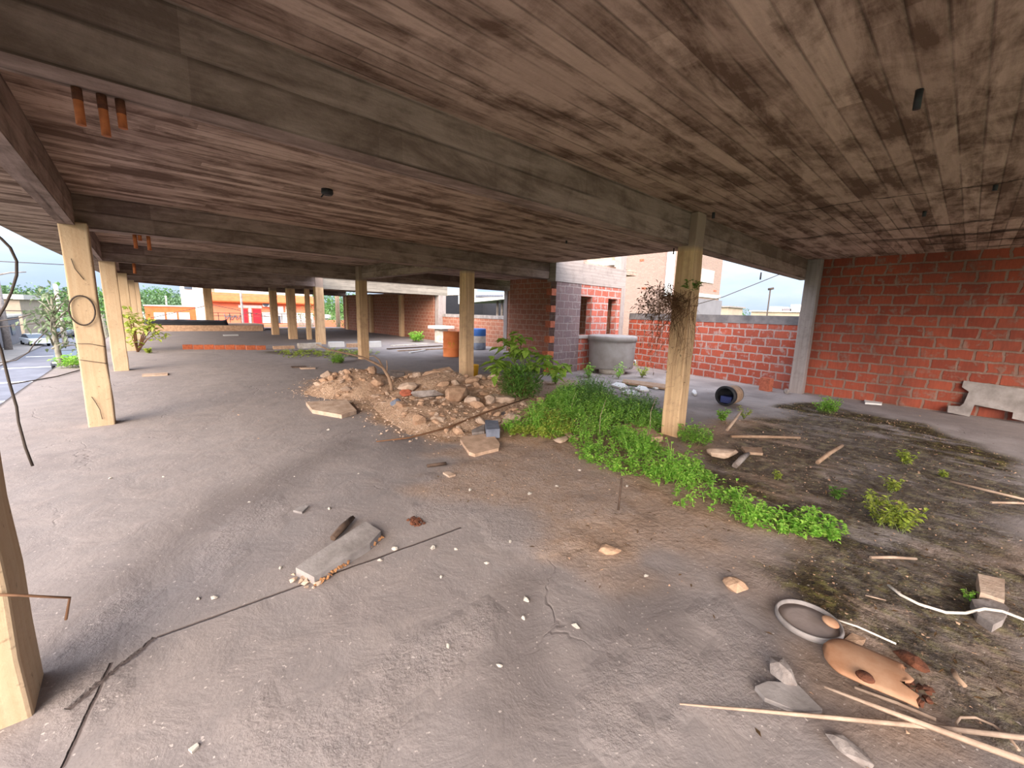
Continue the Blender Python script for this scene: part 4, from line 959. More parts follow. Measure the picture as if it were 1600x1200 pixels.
W3 = poly_px([(800,682),(835,655),(880,655),(905,676),(862,688)]); weed_patch('light green weeds at the left end of the green carpet', W3, 420, .10, .30, 'weed_yellow', .044)
W5 = poly_px([(1215,812),(1255,805),(1300,812),(1312,828),(1300,842),(1255,838),(1218,832)]); weed_patch('small leafy weeds at the near end of the green trail', W5, 130, .05, .18, 'weed', .04)
W4 = poly_px([(430,550),(540,547),(600,552),(545,560),(440,560)]); weed_patch('thin yellowish grass along the kerb pieces far back', W4, 260, .04, .16, 'weed_yellow', .06)
def tuft(label, px, h, r, n, nl, ls, mat, name='weed_tuft', z=0, w=.55):
    q = fl(*px); em = empty(name, (q.x, q.y, z), label, 'weed'); lv, st = MB(), MB()
    for _ in range(n):
        a, rr = U(0, 2*PI), r*math.sqrt(R()); k_ = .5 if n > 30 else .04; sprig(lv, st, q.x+rr*math.cos(a)*k_, q.y+rr*math.sin(a)*k_, z, h*U(.5,1.1), nl, ls, .55, w)
    lv.build('leaves', K[mat], em); st.build('stems', K['stem'], em); return em
tuft('leafy green weed clump at the foot of the vine column on its right', (1082,692), .24, .34, 60, 12, .05, 'weed')
tuft('yellow-green bushy weed alone on the dark moss at right', (1393,824), .22, .22, 45, 12, .045, 'weed_yellow')
tuft('straggly yellowish weed behind the bushy one on the moss', (1392,770), .14, .18, 18, 9, .04, 'weed_yellow')
tuft('small sprig left of the straggly weed on the moss', (1370,792), .16, .10, 10, 8, .04, 'weed_yellow')
tuft('pale broad-leaved weed on the moss below the grey strip', (1415,726), .16, .22, 18, 8, .05, 'weed_yellow')
tuft('tiny yellowish weed furthest right on the moss', (1474,746), .08, .14, 14, 8, .035, 'weed_yellow')
tuft('round green tuft before the foot of the right brick wall', (1291,645), .26, .24, 70, 12, .045, 'weed')
tuft('small green weed in front of the black bucket', (1128,658), .18, .20, 26, 10, .05, 'weed')
tuft('pale dry weed right of the black bucket', (1162,655), .20, .12, 14, 8, .04, 'weed_yellow')
tuft('grassy green tuft beyond the left gravel mound', (528,567), .22, .32, 60, 10, .08, 'weed', w=.25)
tuft('green weed against the sooty back wall', (651,534), .5, .55, 34, 9, .16, 'weed', w=.5)
tuft('low yellow-green tuft by the street-side columns', (232,552), .15, .3, 30, 8, .07, 'weed_yellow')
tuft('small pale weed at the foot of the tank on its left', (920,590), .34, .22, 16, 8, .07, 'weed')
tuft('pale weed at the foot of the tank on its right', (1003,590), .36, .2, 16, 8, .07, 'weed_yellow')
tuft('tall thin weed standing before the middle of the tank', (966,592), .42, .14, 9, 9, .08, 'weed')
tuft('thin tuft at the inner end of the tower wall foot', (868,600), .3, .3, 24, 9, .07, 'weed')
tuft('little sprig on the moss left of the thin lath', (1215,750), .10, .12, 8, 7, .04, 'weed_yellow')
tuft('pale sprig beyond the near end of the green trail', (1305,780), .12, .12, 8, 8, .05, 'weed_deep')
tuft('tiny seedling beside the tan concrete block', (1512,936), .05, .04, 6, 6, .025, 'weed')
# broad-leaved sapling and dark bush beyond the rubble
q = fl(818, 622); em = empty('broad_leaf_sapling', (q.x, q.y, 0), 'broad-leaved sapling rising behind the right end of the rubble heap', 'sapling'); lv, st = MB(), MB()
for (x, y) in ((775,565),(790,535),(800,552),(812,528),(828,555),(850,560),(862,575),(780,580),(795,572),(835,572),(818,545),(876,572)):
    d = U(-.25,.25); tp = ray(x, y); t = ((q+F0*d).dot(F0))/tp.dot(F0); tp = CAM+tp*t
    st.tube([q+Vector((U(-.08,.08),U(-.08,.08),0)), q.lerp(tp,.55)+Vector((0,0,.12)), tp], [.016,.011,.005], 5)
    for k in range(15):
        a = U(0, 2*PI); lv.leaf(tp+Vector((random.gauss(0,.055),random.gauss(0,.055),random.gauss(0,.05))), (math.cos(a), math.sin(a), U(-.5,.2)), U(.18,.30), U(.11,.16), .1, .25)
lv.build('leaves', K['broad'], em); st.build('stems', K['stem'], em)
q = fl(812, 626); em = empty('dark_bush', (q.x, q.y, 0), 'dense dark green bush below the broad-leaved sapling', 'bush'); lv, st = MB(), MB()
for _ in range(2600):
    v = Vector((random.gauss(0,1), random.gauss(0,1), random.gauss(0,1))).normalized()*(R()**.4); p = q+Vector((v.x*.40, v.y*.40, .33+v.z*.33)); lv.leaf(p, (v.x+U(-.5,.5), v.y+U(-.5,.5), U(-.2,.8)), U(.05,.08), .028, .1, .1)
for _ in range(14):
    a = U(0, 2*PI); st.tube([q, q+Vector((math.cos(a)*.2, math.sin(a)*.2, .35)), q+Vector((math.cos(a)*.33, math.sin(a)*.33, .5))], [.008,.006,.003], 4)
lv.build('leaves', K['weed_deep'], em); st.build('stems', K['twig'], em)
for px, h, lab in (((893,650),.38,'thin tall dry stalk rising from the middle of the weeds'), ((1015,676),.5,'yellowish dry stalk in the weeds left of the vine column'), ((936,690),.55,'leaning bare stalk in front of the weeds')):
    q = fl(*px); b = MB(); b.tube([q, q+Vector((.02,.02,h*.6)), q+Vector((.06,-.02,h))], [.005,.004,.002], 4); mk('dry_stalk', b, 'wood_pale', lab, 'stalk', (q.x,q.y,0))
# dry vine on the column
cx_, cy_ = 5.37, 2.56; em = empty('dry_vine', (cx_, cy_, 1.3), 'brown dried vine hanging in a tangle from the thick ochre column', 'vine'); tw, lf, gl = MB(), MB(), MB()
za = hgt(1080, 445, (cx_, cy_))
def atcol(x, y, d=0.0):
    r_ = ray(x, y); t = (Vector((cx_, cy_, 0)).dot(F0)+d)/r_.dot(F0); return CAM+r_*t
def twig(P, r0, kids=3):
    tw.tube(P, [r0*(1-.75*i/(len(P)-1)) for i in range(len(P))], 4, False)
    for _ in range(kids):
        k = random.randrange(1, len(P)); p = Vector(P[k]); d = Vector((U(-1,.7), U(-.6,1), U(-1.6,.3))).normalized()*U(.06,.2)
        tw.tube([p, p+d*.5+Vector((0,0,U(-.02,.03))), p+d+Vector((0,0,-.04))], [r0*.45,r0*.35,r0*.2], 3, False)
        if R() < .25: lf.leaf(p+d, (U(-1,1), U(-1,1), U(-1,.2)), U(.03,.05), .014, .1, .3)
for _ in range(105):
    s = atcol(U(1030,1092), U(452,492), U(-.22,-.1)); e = atcol(U(995,1100), U(478,575), U(-.35,.25))
    if e.z > s.z: continue
    m1 = s.lerp(e, .45)+Vector((U(-.1,.04), U(-.05,.1), U(.0,.14))); m2 = s.lerp(e, .75)+Vector((U(-.04,.04), U(-.04,.04), U(-.02,.05)))
    twig([s, m1, m2, e], U(.002,.0036))
for _ in range(46):
    s = atcol(U(1050,1075), U(465,485), -.1); e = atcol(U(1000,1050), U(445,490), U(-.1,.3)); twig([s, s.lerp(e,.5)+Vector((0,0,U(.03,.12))), e], .004, 4)
    for _k in range(6): lf.leaf(e+Vector((random.gauss(0,.05),random.gauss(0,.05),random.gauss(0,.04))), (U(-1,1), U(-1,1), U(-1,.4)), U(.04,.07), .018, .1, .3)
for _ in range(60):
    p = atcol(U(1070,1094), U(438,452), -.14); gl.leaf(p, (U(-1,1), U(-1,1), U(-.3,.8)), U(.05,.09), .03, .1, .2)
for _ in range(6):
    s = atcol(U(1070,1082), 455, -.18); e = atcol(U(1046,1072), U(560,640), -.16); twig([s, s.lerp(e,.5)+Vector((U(-.03,.03),0,0)), e], .0035, 2)
tw.build('twigs', K['twig'], em); lf.build('dead_leaves', K['dry_leaf'], em); gl.build('green_leaves', K['weed_deep'], em)
# saplings on the street edge
def sapling(label, base, tips, mat, ls, nl, name='sapling', z0=0, r0=.03, spread=.16, stem='bark'):
    em = empty(name, (base[0], base[1], z0), label, 'sapling'); lv, st = MB(), MB(); b0 = Vector((base[0], base[1], z0))
    for tp in tips:
        tp = Vector(tp); st.tube([b0, b0.lerp(tp,.5)+Vector((0,0,.1)), tp], [r0, r0*.6, r0*.25], 5)
        for _ in range(nl):
            p = tp+Vector((random.gauss(0,spread), random.gauss(0,spread), random.gauss(0,spread*1.1))); lv.leaf(p, (U(-1,1), U(-1,1), U(-.6,.6)), ls*U(.7,1.3), ls*.55, .1, .2)
    lv.build('leaves', K[mat], em); st.build('stems', K[stem], em); return em
q = fl(215, 550); sapling('yellow-green sapling growing at the slab edge by the third street-side column', (q.x, q.y), [tuple(atY(x, y, q.y)) for x, y in ((200,492),(208,500),(212,508),(204,512),(207,530),(240,512),(246,520),(236,506),(228,512))], 'weed_yellow', .17, 26, z0=0, r0=.03, spread=.13, stem='twig')
def atYf(x, y, Y): return atY(x, y, Y)
tb_ = atY(93, 562, 19.5); em = empty('street_tree', (tb_.x, 19.5, -4), 'slim pale-leaved street tree standing beyond the slab edge at left', 'tree'); tr, lv = MB(), MB()
tr.tube([(tb_.x+.1,19.5,-4),(tb_.x+.05,19.5,-1.5),tuple(tb_),tuple(atY(84,515,19.5)),tuple(atY(82,480,19.5)),tuple(atY(80,462,19.5))], [.10,.09,.08,.06,.04,.02], 8)
for x, y in ((60,470),(70,462),(92,458),(105,470),(118,478),(64,492),(100,500),(112,512),(52,498),(74,520),(95,520),(125,500),(88,476),(70,482),(110,535),(130,540),(80,500)):
    e = atY(x, y, 19.5+U(-.5,.5)); s = atY(82+U(-2,2), min(545, y+U(12,28)), 19.5); tr.tube([s, s.lerp(e,.6)+Vector((0,0,.06)), e], [.03,.02,.008], 5)
    for _ in range(13): lv.leaf(e+Vector((random.gauss(0,.2), random.gauss(0,.2), random.gauss(0,.16))), (U(-1,1), U(-1,1), U(-1,.4)), U(.14,.26), .09, .1, .3)
tr.build('trunk', K['bark'], em); lv.build('leaves', K['tree_pale'], em)
q = fl(122, 572); tuft('green weeds sprouting on the slab edge left of the hooped column', (118,574), .3, .5, 40, 9, .1, 'weed')
# ================================================================== THE TOWN AROUND
GZ = -4.0
g_ = MB(); g_.quad([(-500,-400,GZ-.02),(500,-400,GZ-.02),(500,600,GZ-.02),(-500,600,GZ-.02)], [(0,0),(1,0),(1,1),(0,1)]); struct(g_.build('ground', K['grass']))
g_ = MB(); g_.box((-9.0,-30,GZ-.02),(-2.8,118,GZ)); struct(g_.build('street', K['asphalt']))
g_ = MB(); g_.box((-11.6,-30,GZ-.02),(-9.0,118,GZ+.12)); struct(g_.build('pavement', K['pave']))
g_ = MB(); g_.box((-9.0,30,GZ-.02),(45,47,GZ+.005)) ; struct(g_.build('cross_street', K['asphalt']))
# plain wall of the storey below
g_ = MB(); g_.box((-1.0,-4,GZ),(12.2,36.2,-.46)); struct(g_.build('wall_lower_storey', K['render_grey']))
for i, y in enumerate((28, 35, 43, 52, 62)):
    b = MB(); b.box((-8.6,y,GZ+.002),(-3.2,y+.5,GZ+.012)); mk('road_line', b, 'white', f'{ORD[i]} white line across the street seen over the slab edge', 'road marking', None, 'white lines on the street')
def part(name, mat, root, boxes, uv='wall', bevel=0):
    b = MB()
    for a, c in boxes: b.box(a, c, uv=uv)
    return b.build(name, K[mat] if isinstance(mat, str) else mat, root, bevel=bevel)
def car(label, x, y, rz, paint):
    em = empty('car', (x, y, GZ), label, 'car'); c, s = math.cos(rz), math.sin(rz)
    def T(p): return (x+p[0]*c-p[1]*s, y+p[0]*s+p[1]*c, GZ+p[2])
    def loft(secs, name, mat):
        b = MB(); n = len(secs[0]); base = 0
        for sct in secs: b.v += [T(p) for p in sct]
        for i in range(len(secs)-1):
            for k in range(n): k2 = (k+1) % n; b.f.append((i*n+k, i*n+k2, (i+1)*n+k2, (i+1)*n+k)); b.uv.append([(0,0)]*4); b.sm.append(False)
        b.f += [tuple(range(n))[::-1], tuple((len(secs)-1)*n+k for k in range(n))]; b.uv += [[(0,0)]*n]*2; b.sm += [False]*2
        return b.build(name, K[mat], em, bevel=.05)
    side = [(-2.1,.35),(-2.1,.8),(-1.95,.92),(-1.2,.98),(1.0,.95),(2.0,.78),(2.1,.6),(2.1,.35)]
    loft([[(a, w, b_) for a, b_ in side] for w in (-.82,-.6,.6,.82)][::-1], 'body', paint)
    roof = [(-1.75,.95),(-1.15,1.40),(.15,1.43),(1.0,.95)]
    loft([[(a*sc_, w, .95+(b_-.95)) for a, b_ in roof] for w, sc_ in ((-.72,1),(.72,1))][::-1], 'cabin', 'glass')
    b = MB(); b.box((-1.1,-.58,1.40),(.15,.58,1.46)); b.v = [T(p) for p in b.v]; b.build('roof', K[paint], em)
    for sx in (-1.3, 1.35):
        for sy in (-.84, .66):
            b = MB(); b.tube([(sx, sy, .31),(sx, sy+.18, .31)], .31, 16); b.v = [T(p) for p in b.v]; b.build('wheel', K['tyre'], em)
    b = MB(); b.box((2.06,-.7,.55),(2.13,-.4,.7)); b.box((2.06,.4,.55),(2.13,.7,.7)); b.v = [T(p) for p in b.v]; b.build('headlights', K['white'], em)
q = fl(56, 540, GZ); car('white car parked across the street at far left', q.x, q.y, -1.2, 'car_white')
q = fl(92, 574, GZ); car('dark car on the street half hidden by the pale tree', q.x+.6, q.y, -PI/2, 'car_dark')
q = fl(103, 527, GZ); car('distant dark car up the street just left of the hooped column', q.x, q.y, PI/2, 'car_dark')
def house(label, x0, x1, y0, y1, zt, wallm, roofm, wins=(), rh=.25, over=.3, name='house', z0=GZ, cat='house'):
    em = empty(name, ((x0+x1)/2, (y0+y1)/2, z0), label, cat)
    part('wall', wallm, em, [((x0,y0,z0),(x1,y1,zt))]); part('roof', roofm, em, [((x0-over,y0-over,zt),(x1+over,y1+over,zt+rh))])
    for (a, c, mt) in wins: part('window', mt, em, [(a, c)])
    return em
house('grey house with a dark gate across the street at the left edge', -22,-11.7,56,71,.7,'render_grey','render_grey',[((-11.74,58,GZ),(-11.6,61,-1.4),'glass'),((-11.74,63,-2.6),(-11.62,64.6,-1.2),'glass'),((-11.74,66.5,GZ+.1),(-11.62,69.5,-1.3),'car_dark')])
house('low pale house with metal railings beyond the grey house', -22,-11.9,73,86,-.6,'render_grey','render_white',[((-11.94,75,-2.8),(-11.8,77.5,-1.5),'glass'),((-11.94,80,-2.8),(-11.8,82,-1.5),'glass')])
house('white-roofed house rising behind the low pale house', -24,-12.4,92,112,1.6,'render_beige','render_white',[((-13,91.94,-2.5),(-14.6,92.1,-1),'glass')], .7, .5)
house('beige house with a red-brown gate at the end of the street', -9.5,-4.5,126,134,-1.6,'render_beige','render_white',[((-8.4,125.9,GZ),(-6.8,126.1,-2.2),'rust_dark')])
house('long white flat-roofed house at the end of the street', -4,14,130,140,-.9,'render_white','white',[((-2,129.9,-3),(0,130.1,-1.8),'glass'),((4,129.9,-3),(6,130.1,-1.8),'glass')])
house('small house with an orange roof on the hillside beyond the far opening', 17,25,196,205,8.0,'render_beige','tile_roof',[], 1.6, .8, z0=2.0)
def crown(b, c, r, n, ls):
    for _ in range(n):
        v = Vector((random.gauss(0,1), random.gauss(0,1), random.gauss(0,1))).normalized()*(R()**.33)
        k = 1+.35*noise.noise(v*2.2+Vector(c)*.37); p = Vector(c)+Vector((v.x*r[0]*k, v.y*r[1]*k, v.z*r[2]*k)); b.leaf(p, (v.x+U(-.6,.6), v.y+U(-.6,.6), U(-.6,.8)), ls*U(.7,1.3), ls*.6, .15, .2)
def tree(label, c, r, n, ls, mat='tree', z0=GZ, name='tree'):
    em = empty(name, (c[0], c[1], z0), label, 'tree'); b = MB(); crown(b, c, r, n, ls); b.build('crown', K[mat], em)
    b = MB(); b.tube([(c[0],c[1],z0),(c[0]+.1,c[1],(z0+c[2])/2),(c[0],c[1],c[2])], [.3,.22,.1], 7); b.build('trunk', K['bark'], em)
b = MB()
for k in range(70):
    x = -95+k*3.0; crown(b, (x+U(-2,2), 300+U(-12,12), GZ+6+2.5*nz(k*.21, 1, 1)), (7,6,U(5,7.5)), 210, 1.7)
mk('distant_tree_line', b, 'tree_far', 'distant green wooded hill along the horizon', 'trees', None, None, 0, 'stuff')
hb_ = MB(); n_ = 40
for i in range(n_):
    x0, x1 = -110+i*6, -104+i*6
    for (x, xx) in ((x0, x1),): hb_.quad([(x,280,GZ),(xx,280,GZ),(xx,310,5),(x,310,5)]); 
struct(hb_.build('hillside', K['grass']))
p = atY(248, 460, 205); tree('dark umbrella-shaped tree on the hill beyond the far opening', (p.x, 206, hgt(248,458,(p.x,206))), (4,3,2.4), 420, .8, 'tree', 2)
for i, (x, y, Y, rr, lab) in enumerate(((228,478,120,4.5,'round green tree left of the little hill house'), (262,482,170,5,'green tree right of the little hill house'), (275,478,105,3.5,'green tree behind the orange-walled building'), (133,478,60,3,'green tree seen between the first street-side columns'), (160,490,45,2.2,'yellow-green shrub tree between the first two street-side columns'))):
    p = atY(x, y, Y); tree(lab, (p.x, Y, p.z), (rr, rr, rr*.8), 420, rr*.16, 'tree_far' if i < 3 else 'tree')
# orange-walled building and white tower house
YB = 56.0
def XZ(x, y, Y=YB): q = atY(x, y, Y); return q.x, q.z
x0, zt = XZ(226, 478); x1, zt2 = XZ(306, 474); em = empty('orange_building', ((x0+x1)/2, YB+4, GZ), 'low building with an orange upper wall and white openings beyond the far end', 'building')
part('wall', 'tile_roof', em, [((x0,YB,GZ),(x1,YB+3.5,zt))])
for a, c in ((240,258),(260,277),(279,297)):
    xa, za_ = XZ(a, 488); xb, zb_ = XZ(c, 499); part('window', 'white', em, [((xa,YB-.06,zb_),(xb,YB+.1,za_))])
part('coping', 'render_white', em, [((x0-.1,YB-.1,zt),(x1+.1,YB+3.6,zt+.12))])
xa, za_ = XZ(287, 443, 60); xb, _z = XZ(304, 443, 60); em = empty('tower_house', ((xa+xb)/2, 63, GZ), 'tall white tower house behind the orange-walled building', 'house')
part('wall', 'render_white', em, [((xa,60.5,GZ),(xb,66,za_+2))]); w0, z0_ = XZ(288, 446, 60); w1, z1_ = XZ(302, 452, 60); part('window', 'glass', em, [((w0,60.4,z1_),(w1,60.6,z0_))])
# salmon building
YB = 52.0; x0, zt = XZ(311, 459); x1, _ = XZ(474, 466); em = empty('salmon_building', ((x0+x1)/2, YB+5, GZ), 'salmon building with a red double door and tiled eave across the cross street', 'building')
part('wall', 'pink', em, [((x0,YB,GZ),(x1,YB+10,zt))]); xw, _ = XZ(302, 450); part('pale_side_wall', 'render_white', em, [((xw,YB+.1,GZ),(x0,YB+5,XZ(306,443)[1]+1))])
b = MB(); e0, e1 = zt-.75, zt-.15; b.quad([(x0,YB-.8,e0),(x1,YB-.8,e0),(x1,YB+.3,e1+.3),(x0,YB+.3,e1+.3)]); b.quad([(x0,YB-.8,e0),(x0,YB+.2,e0),(x1,YB+.2,e0),(x1,YB-.8,e0)]); o = b.build('tiled_eave', K['tile_roof'], em); md = o.modifiers.new('s','SOLIDIFY'); md.thickness = .1
part('parapet', 'render_white', em, [((x0+1,YB+.4,zt),(x1,YB+.7,zt+.6))])
def rectB(name, mat, a, c, d0=-.08, d1=.05):
    (xa, za_), (xb, zb_) = XZ(*a), XZ(*c); return part(name, mat, em, [((xa,YB+d0,min(za_,zb_)),(xb,YB+d1,max(za_,zb_)))])
rectB('door_leaf', 'red_door', (366,482), (377,503)); rectB('door_leaf', 'red_door', (383,482), (397,503)); rectB('lintel', 'white', (362,476), (397,481))
rectB('window', 'white', (416,478), (429,487)); rectB('window', 'white', (432,478), (446,488)); rectB('white_wall_panel', 'white', (397,487), (474,503)); rectB('doorway', 'glass', (417,492), (425,503), -.1)
rectB('door_frame', 'white', (377,481), (383,503), -.06)
xa, za_ = XZ(397, 470); xb, zb_ = XZ(410, 479); u = part('air_conditioner', 'white', em, [((xa,YB-.5,zb_),(xb,YB,za_))]); b = MB(); b.tube([((xa+xb)/2-.15,YB-.53,(za_+zb_)/2),((xa+xb)/2-.15,YB-.5,(za_+zb_)/2)], .3, 16); b.build('fan_grille', K['glass'], em)
b = MB()
for x, y, dx, dy in ((341,489,3,9),(345,498,4,-8),(350,490,1,8),(353,498,4,-7),(358,491,2,7),(362,497,3,-6),(343,493,18,1)):
    (xa, z0_), (xb, z1_) = XZ(x, y), XZ(x+dx, y+dy); b.tube([(xa,YB-.03,z0_),(xb,YB-.03,z1_)], .05, 4)
b.build('graffiti_tag', K['render_grey'], em)
part('terrace', 'pink', em, [((x0,YB-3,GZ),(x1,YB,XZ(380,504)[1]))])
YF = YB-2.9; em = empty('railing', ((x0+x1)/2, YF, -.4), 'dark metal railing along the terrace of the salmon building', 'railing'); xa, za_ = XZ(322, 489, YF); xb, zb_ = XZ(470, 505, YF)
part('rail', 'wire', em, [((xa,YF,za_),(xb,YF+.05,za_+.06)),((xa,YF,(za_*1.4+zb_*.6)/2),(xb,YF+.05,(za_*1.4+zb_*.6)/2+.05))])
for k in range(10): xx = xa+(xb-xa)*k/9; part('post', 'wire', em, [((xx,YF,zb_),(xx+.06,YF+.05,za_+.06))])
p = atY(380, 505, 46); pz = hgt(379, 455, (p.x, 46)); em = empty('lamp_post', (p.x, 46, GZ), 'thin grey lamp post in front of the red double door', 'lamp post'); b = MB(); b.tube([(p.x,46,GZ),(p.x,46,pz+3)], [.12,.08], 8); b.build('pole', K['conc'], em); b = MB(); b.tube([(p.x,46,pz+2.9),(p.x+.8,45.8,pz+3.1)], [.05,.04], 6); b.build('arm', K['conc'], em)
for i, (x, y, Y, rr, lab) in enumerate(((476,472,68,4.6,'leafy green tree left of the chipped column in the far opening'), (485,498,47,1.5,'lower green foliage left of the chipped column'), (545,492,40,2.0,'bright green tree at the right end of the far opening'), (549,513,35,1.1,'low green shrub at the right end of the far opening'), (505,470,84,4.5,'distant green tree right of the chipped column'), (541,472,55,2.6,'tall green tree behind the wooden pole'))):
    p = atY(x, y, Y); tree(lab, (p.x, Y, p.z), (rr, rr*.8, rr), 620, rr*.11, 'tree')
p = atY(529, 516, 36.5); pz = hgt(529, 455, (p.x, 36.5)); b = MB(); b.tube([(p.x,36.5,GZ),(p.x,36.5,pz+2)], [.2,.16], 10); mk('utility_pole', b, 'wood', 'brown utility pole in the right far opening', 'utility pole', (p.x,36.5,GZ))
xa = atY(463, 505, 42).x; xb = atY(492, 505, 42).x; za_ = atY(470, 500, 42).z; em = empty('wire_fence', ((xa+xb)/2, 42, GZ), 'grey diagonal mesh fence left of the chipped column', 'fence')
b = MB(); n = 14
for k in range(n):
    xx = xa+(xb-xa)*k/n; w_ = (xb-xa)/n*3; b.tube([(xx,42,za_-1.6),(xx+w_,42,za_)], .025, 4); b.tube([(xx+w_,42,za_-1.6),(xx,42,za_)], .025, 4)
b.build('mesh', K['conc'], em); part('base_wall', 'render_grey', em, [((xa,42.05,GZ),(xb+.5,42.3,za_-.9))])
xa = atY(492, 505, 44).x; xb = atY(553, 505, 44).x; za_ = atY(510, 500, 44).z; b = MB(); b.box((xa,44,GZ),(xb,44.2,za_)); mk('garden_wall', b, 'pink', 'low salmon garden wall seen right of the chipped column', 'wall')
xa = atY(494, 490, 60).x; xb = atY(512, 490, 60).x; za_ = atY(503, 488, 60).z; house('small white gabled house beyond the salmon garden wall', xa, xb, 60, 64, za_-.8, 'white', 'white', [], .5, .3)
# neighbours on the right
em = empty('brick_apartment_house', (29, 14, GZ), 'tall pale brick house rising behind the low yard wall', 'building'); NX = 25.0
yC = atX(1055, 440, NX).y; yL = atX(880, 430, NX).y; xE = atY(1125, 450, yC).x
b = MB(); b.box((NX, yC, GZ), (xE, yL, 12)); b.build('wall', K['brick_house'], em)
def rectN(name, mat, a, c, d=.06):
    p0, p1 = atX(a[0], a[1], NX), atX(c[0], c[1], NX); return part(name, mat, em, [((NX-d,min(p0.y,p1.y),min(p0.z,p1.z)),(NX+.1,max(p0.y,p1.y),max(p0.z,p1.z)))])
def rectE(name, mat, a, c, d=.06, root=None):
    p0, p1 = atY(a[0], a[1], yC), atY(c[0], c[1], yC); return part(name, mat, root or em, [((min(p0.x,p1.x),yC-d,min(p0.z,p1.z)),(max(p0.x,p1.x),yC+.1,max(p0.z,p1.z)))])
w_ = rectE('window', 'white', (1097,420), (1113,443)); rectE('pane', 'render_grey', (1099,423), (1111,440), .09, w_); rectE('mullion', 'white', (1104.4,423), (1105.6,440), .12, w_)
rectE('grey_base_wall', 'render_grey', (1057,463), (1124.5,500), .03); rectE('string_course', 'render_white', (1057,460), (1124.5,462), .08)
rectN('white_downpipe', 'white', (1046,380), (1050,462), .12); rectN('pale_balcony_wall', 'render_beige', (925,390), (962,411), .5); rectN('balcony_ledge', 'white', (925,412), (966,415), .6)
for a in ((1000,405),(1003,449)): rectN('broken_patch', 'red_brick', a, (a[0]+6,a[1]+3), .02)
rectE('broken_patch', 'red_brick', (1115,453), (1119,456), .02)
p0, p1 = atX(1174,487,60), atX(1265,500,60); house('pale flat-roofed building with a roof terrace in the distance at right', 60,70,p1.y,p0.y,p0.z,'render_beige','conc_pale',[],.15,.2)
for (a, c, lab) in (((1203,479),(1222,488),'low white rooftop block on the distant terrace'), ((1236,476),(1252,488),'white rooftop water-tank block on the distant terrace'), ((1222,482),(1236,488),'small grey rooftop block between the white ones')):
    p0, p1 = atX(*a, 64), atX(*c, 64); b = MB(); b.box((64,p1.y,p1.z+.12),(67,p0.y,p0.z)); mk('rooftop_block', b, 'white' if 'white r' in lab else 'render_grey', lab, 'rooftop block')
p0, p1 = atX(1199,488,58), atX(1201,452,58); b = MB(); b.tube([(58,p0.y,p0.z-4),(58,p0.y,p1.z)], .08, 6); b.tube([(58,p0.y+.25,p1.z),(58,p0.y-.35,p1.z+.1)], .14, 6); mk('street_lamp', b, 'wire', 'distant slim street lamp against the sky over the low wall', 'street lamp', (58,p0.y,p0.z-4))
p = atX(1151,490,82); tree('small round tree top over the low wall', (82, p.y, p.z-.6), (3,2.2,2.0), 350, .4, 'tree')
p0, p1 = atX(1118,480,66), atX(1136,495,66); house('olive-grey distant house beside the brick house', 66,72,p1.y,p0.y,p0.z,'render_beige','conc',[],.2,.3)
# shed behind the parapet
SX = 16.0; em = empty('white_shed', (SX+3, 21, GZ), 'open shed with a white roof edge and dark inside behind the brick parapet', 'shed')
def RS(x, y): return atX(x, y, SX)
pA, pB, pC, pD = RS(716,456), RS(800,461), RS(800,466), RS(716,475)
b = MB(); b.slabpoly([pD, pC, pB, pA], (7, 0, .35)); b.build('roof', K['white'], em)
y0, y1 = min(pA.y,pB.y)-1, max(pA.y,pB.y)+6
part('back_wall', 'black', em, [((SX+6.6,y0,GZ),(SX+6.8,y1,pB.z))]); part('end_wall', 'black', em, [((SX+.3,y1-.2,GZ),(SX+6.7,y1,pA.z+.1))]); part('end_wall', 'black', em, [((SX+.3,y0,GZ),(SX+6.7,y0+.2,pC.z))])  # walls and ceiling coloured black to paint in the shed's inner shade
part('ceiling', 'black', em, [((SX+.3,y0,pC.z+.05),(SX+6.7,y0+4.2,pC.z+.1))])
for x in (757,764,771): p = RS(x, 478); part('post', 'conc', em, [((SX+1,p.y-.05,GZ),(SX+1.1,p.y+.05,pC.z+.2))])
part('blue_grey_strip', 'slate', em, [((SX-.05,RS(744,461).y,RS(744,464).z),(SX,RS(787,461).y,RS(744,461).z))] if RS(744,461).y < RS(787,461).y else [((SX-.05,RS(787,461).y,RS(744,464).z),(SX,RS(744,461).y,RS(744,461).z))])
pE, pF = atX(696,452,14.5), atX(718,461,14.5); b = MB(); b.box((14.5,pF.y-1.2,pF.z),(14.9,pE.y+.6,pE.z)); em2 = mk('neighbour_beam', b, 'conc_pale', 'pale concrete beam beyond the parapet left of the ochre column', 'beam')
# poles and wires on the street side
q = fl(14, 548, GZ); pz = hgt(2, 428, q); em = empty('utility_pole', (q.x, q.y, GZ), 'tall grey utility pole with a lamp arm at the left edge of the photo', 'utility pole')
b = MB(); b.tube([(q.x,q.y,GZ),(q.x,q.y,pz+1.5)], [.32,.24], 10); b.build('pole', K['conc'], em); a_ = atY(41,425,q.y); b = MB(); b.tube([(q.x,q.y,hgt(3,431,q)),tuple(atY(15,426,q.y)),tuple(a_)], [.09,.08,.06], 6); b.build('lamp_arm', K['conc'], em)
q = atY(97, 500, 75); b = MB(); b.tube([(q.x,75,GZ),(q.x-.1,75,hgt(95,444,(q.x,75)))], [.28,.2], 8); mk('utility_pole', b, 'conc_pale', 'white utility pole on the street left of the hooped column', 'utility pole', (q.x,75,GZ))
q = atY(262, 490, 110); b = MB(); b.tube([(q.x,110,GZ),(q.x,110,hgt(262,462,(q.x,110)))], .16, 6); mk('utility_pole', b, 'conc_pale', 'thin white pole beyond the orange-walled building', 'utility pole', (q.x,110,GZ))
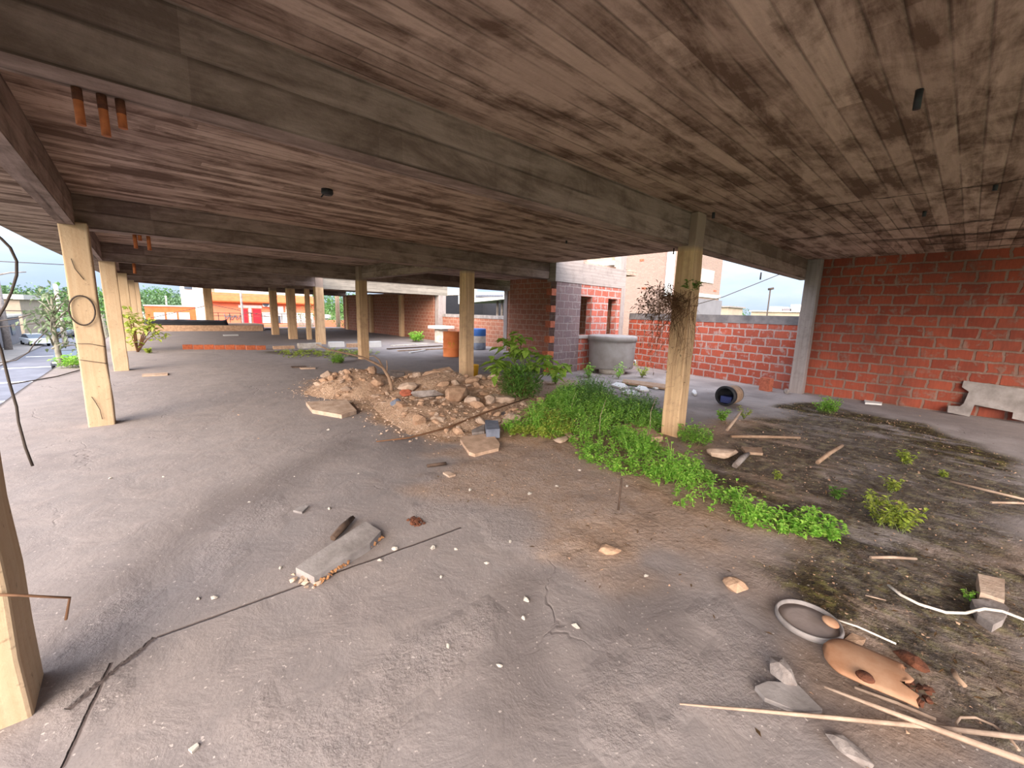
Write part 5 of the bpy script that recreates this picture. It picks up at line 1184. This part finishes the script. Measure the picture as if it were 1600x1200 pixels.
for pts, r_, Y, lab in ((((-10,408),(50,411),(200,419)),.025,40,'upper power line crossing the sky at left'), (((-10,503),(30,497),(60,487),(110,470)),.03,34,'sloping power line below the pale tree'), (((-10,485),(40,486),(70,486),(180,488)),.03,36,'level power line in front of the street houses'), (((-10,512),(60,505),(120,490)),.02,30,'lower power line at the left edge'), (((-10,568),(25,563),(45,550),(55,535),(75,515)),.022,24,'drooping cable over the street at left'),
                 (((235,497),(330,476),(365,483),(420,495)),.03,47,'sagging wire across the far opening')):
    b = MB(); b.tube([atY(x, y, Y) for x, y in pts], r_, 5); mk('power_line', b, 'wire', lab, 'cable')
b = MB(); b.tube([atX(1080,478,20), atX(1130,464,20), atX(1180,444,20), atX(1230,424,20), atX(1300,396,20)], .018, 5); mk('power_line', b, 'wire', 'thin wire rising across the sky over the low yard wall', 'cable')

# ================================================================== LIGHT
W = bpy.data.worlds.new('sky'); sc.world = W; W.use_nodes = True; nt = W.node_tree; nt.nodes.clear()
class WN(NT):
    def __init__(s): s.t = nt
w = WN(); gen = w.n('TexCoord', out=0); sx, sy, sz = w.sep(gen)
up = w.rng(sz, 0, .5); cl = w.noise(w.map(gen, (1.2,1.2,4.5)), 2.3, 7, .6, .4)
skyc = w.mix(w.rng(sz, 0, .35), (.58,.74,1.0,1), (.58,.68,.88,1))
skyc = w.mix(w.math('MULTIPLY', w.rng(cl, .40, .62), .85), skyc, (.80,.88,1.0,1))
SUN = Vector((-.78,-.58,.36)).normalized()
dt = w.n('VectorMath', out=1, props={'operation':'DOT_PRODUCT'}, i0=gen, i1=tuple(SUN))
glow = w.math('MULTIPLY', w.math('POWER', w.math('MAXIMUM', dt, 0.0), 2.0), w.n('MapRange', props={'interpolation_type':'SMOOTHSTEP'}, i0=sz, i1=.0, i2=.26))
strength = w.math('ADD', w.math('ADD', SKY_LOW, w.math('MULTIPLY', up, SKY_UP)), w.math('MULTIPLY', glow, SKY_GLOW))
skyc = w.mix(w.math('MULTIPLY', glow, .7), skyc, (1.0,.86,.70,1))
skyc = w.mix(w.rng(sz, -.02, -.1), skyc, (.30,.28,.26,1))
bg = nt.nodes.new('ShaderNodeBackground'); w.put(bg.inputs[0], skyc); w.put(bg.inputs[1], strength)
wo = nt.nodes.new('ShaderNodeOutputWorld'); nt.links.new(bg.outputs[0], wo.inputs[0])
sl = bpy.data.lights.new('sun', 'SUN'); sl.energy = SUN_E; sl.color = (1.0, .80, .60); sl.angle = math.radians(SUN_A)
so = bpy.data.objects.new('sun', sl); COL.objects.link(so); so.rotation_euler = SUN.to_track_quat('Z', 'Y').to_euler()
vs = sc.view_settings; vs.view_transform = 'Standard'; vs.look = 'None'; vs.gamma = 1; vs.exposure = EXPO; vs.use_curve_mapping = False
sc.display_settings.display_device = 'sRGB'
sc.cycles.max_bounces = 8; sc.cycles.diffuse_bounces = 6; sc.cycles.use_denoising = True
for o in list(sc.objects):
    if '_w' in o: del o['_w']
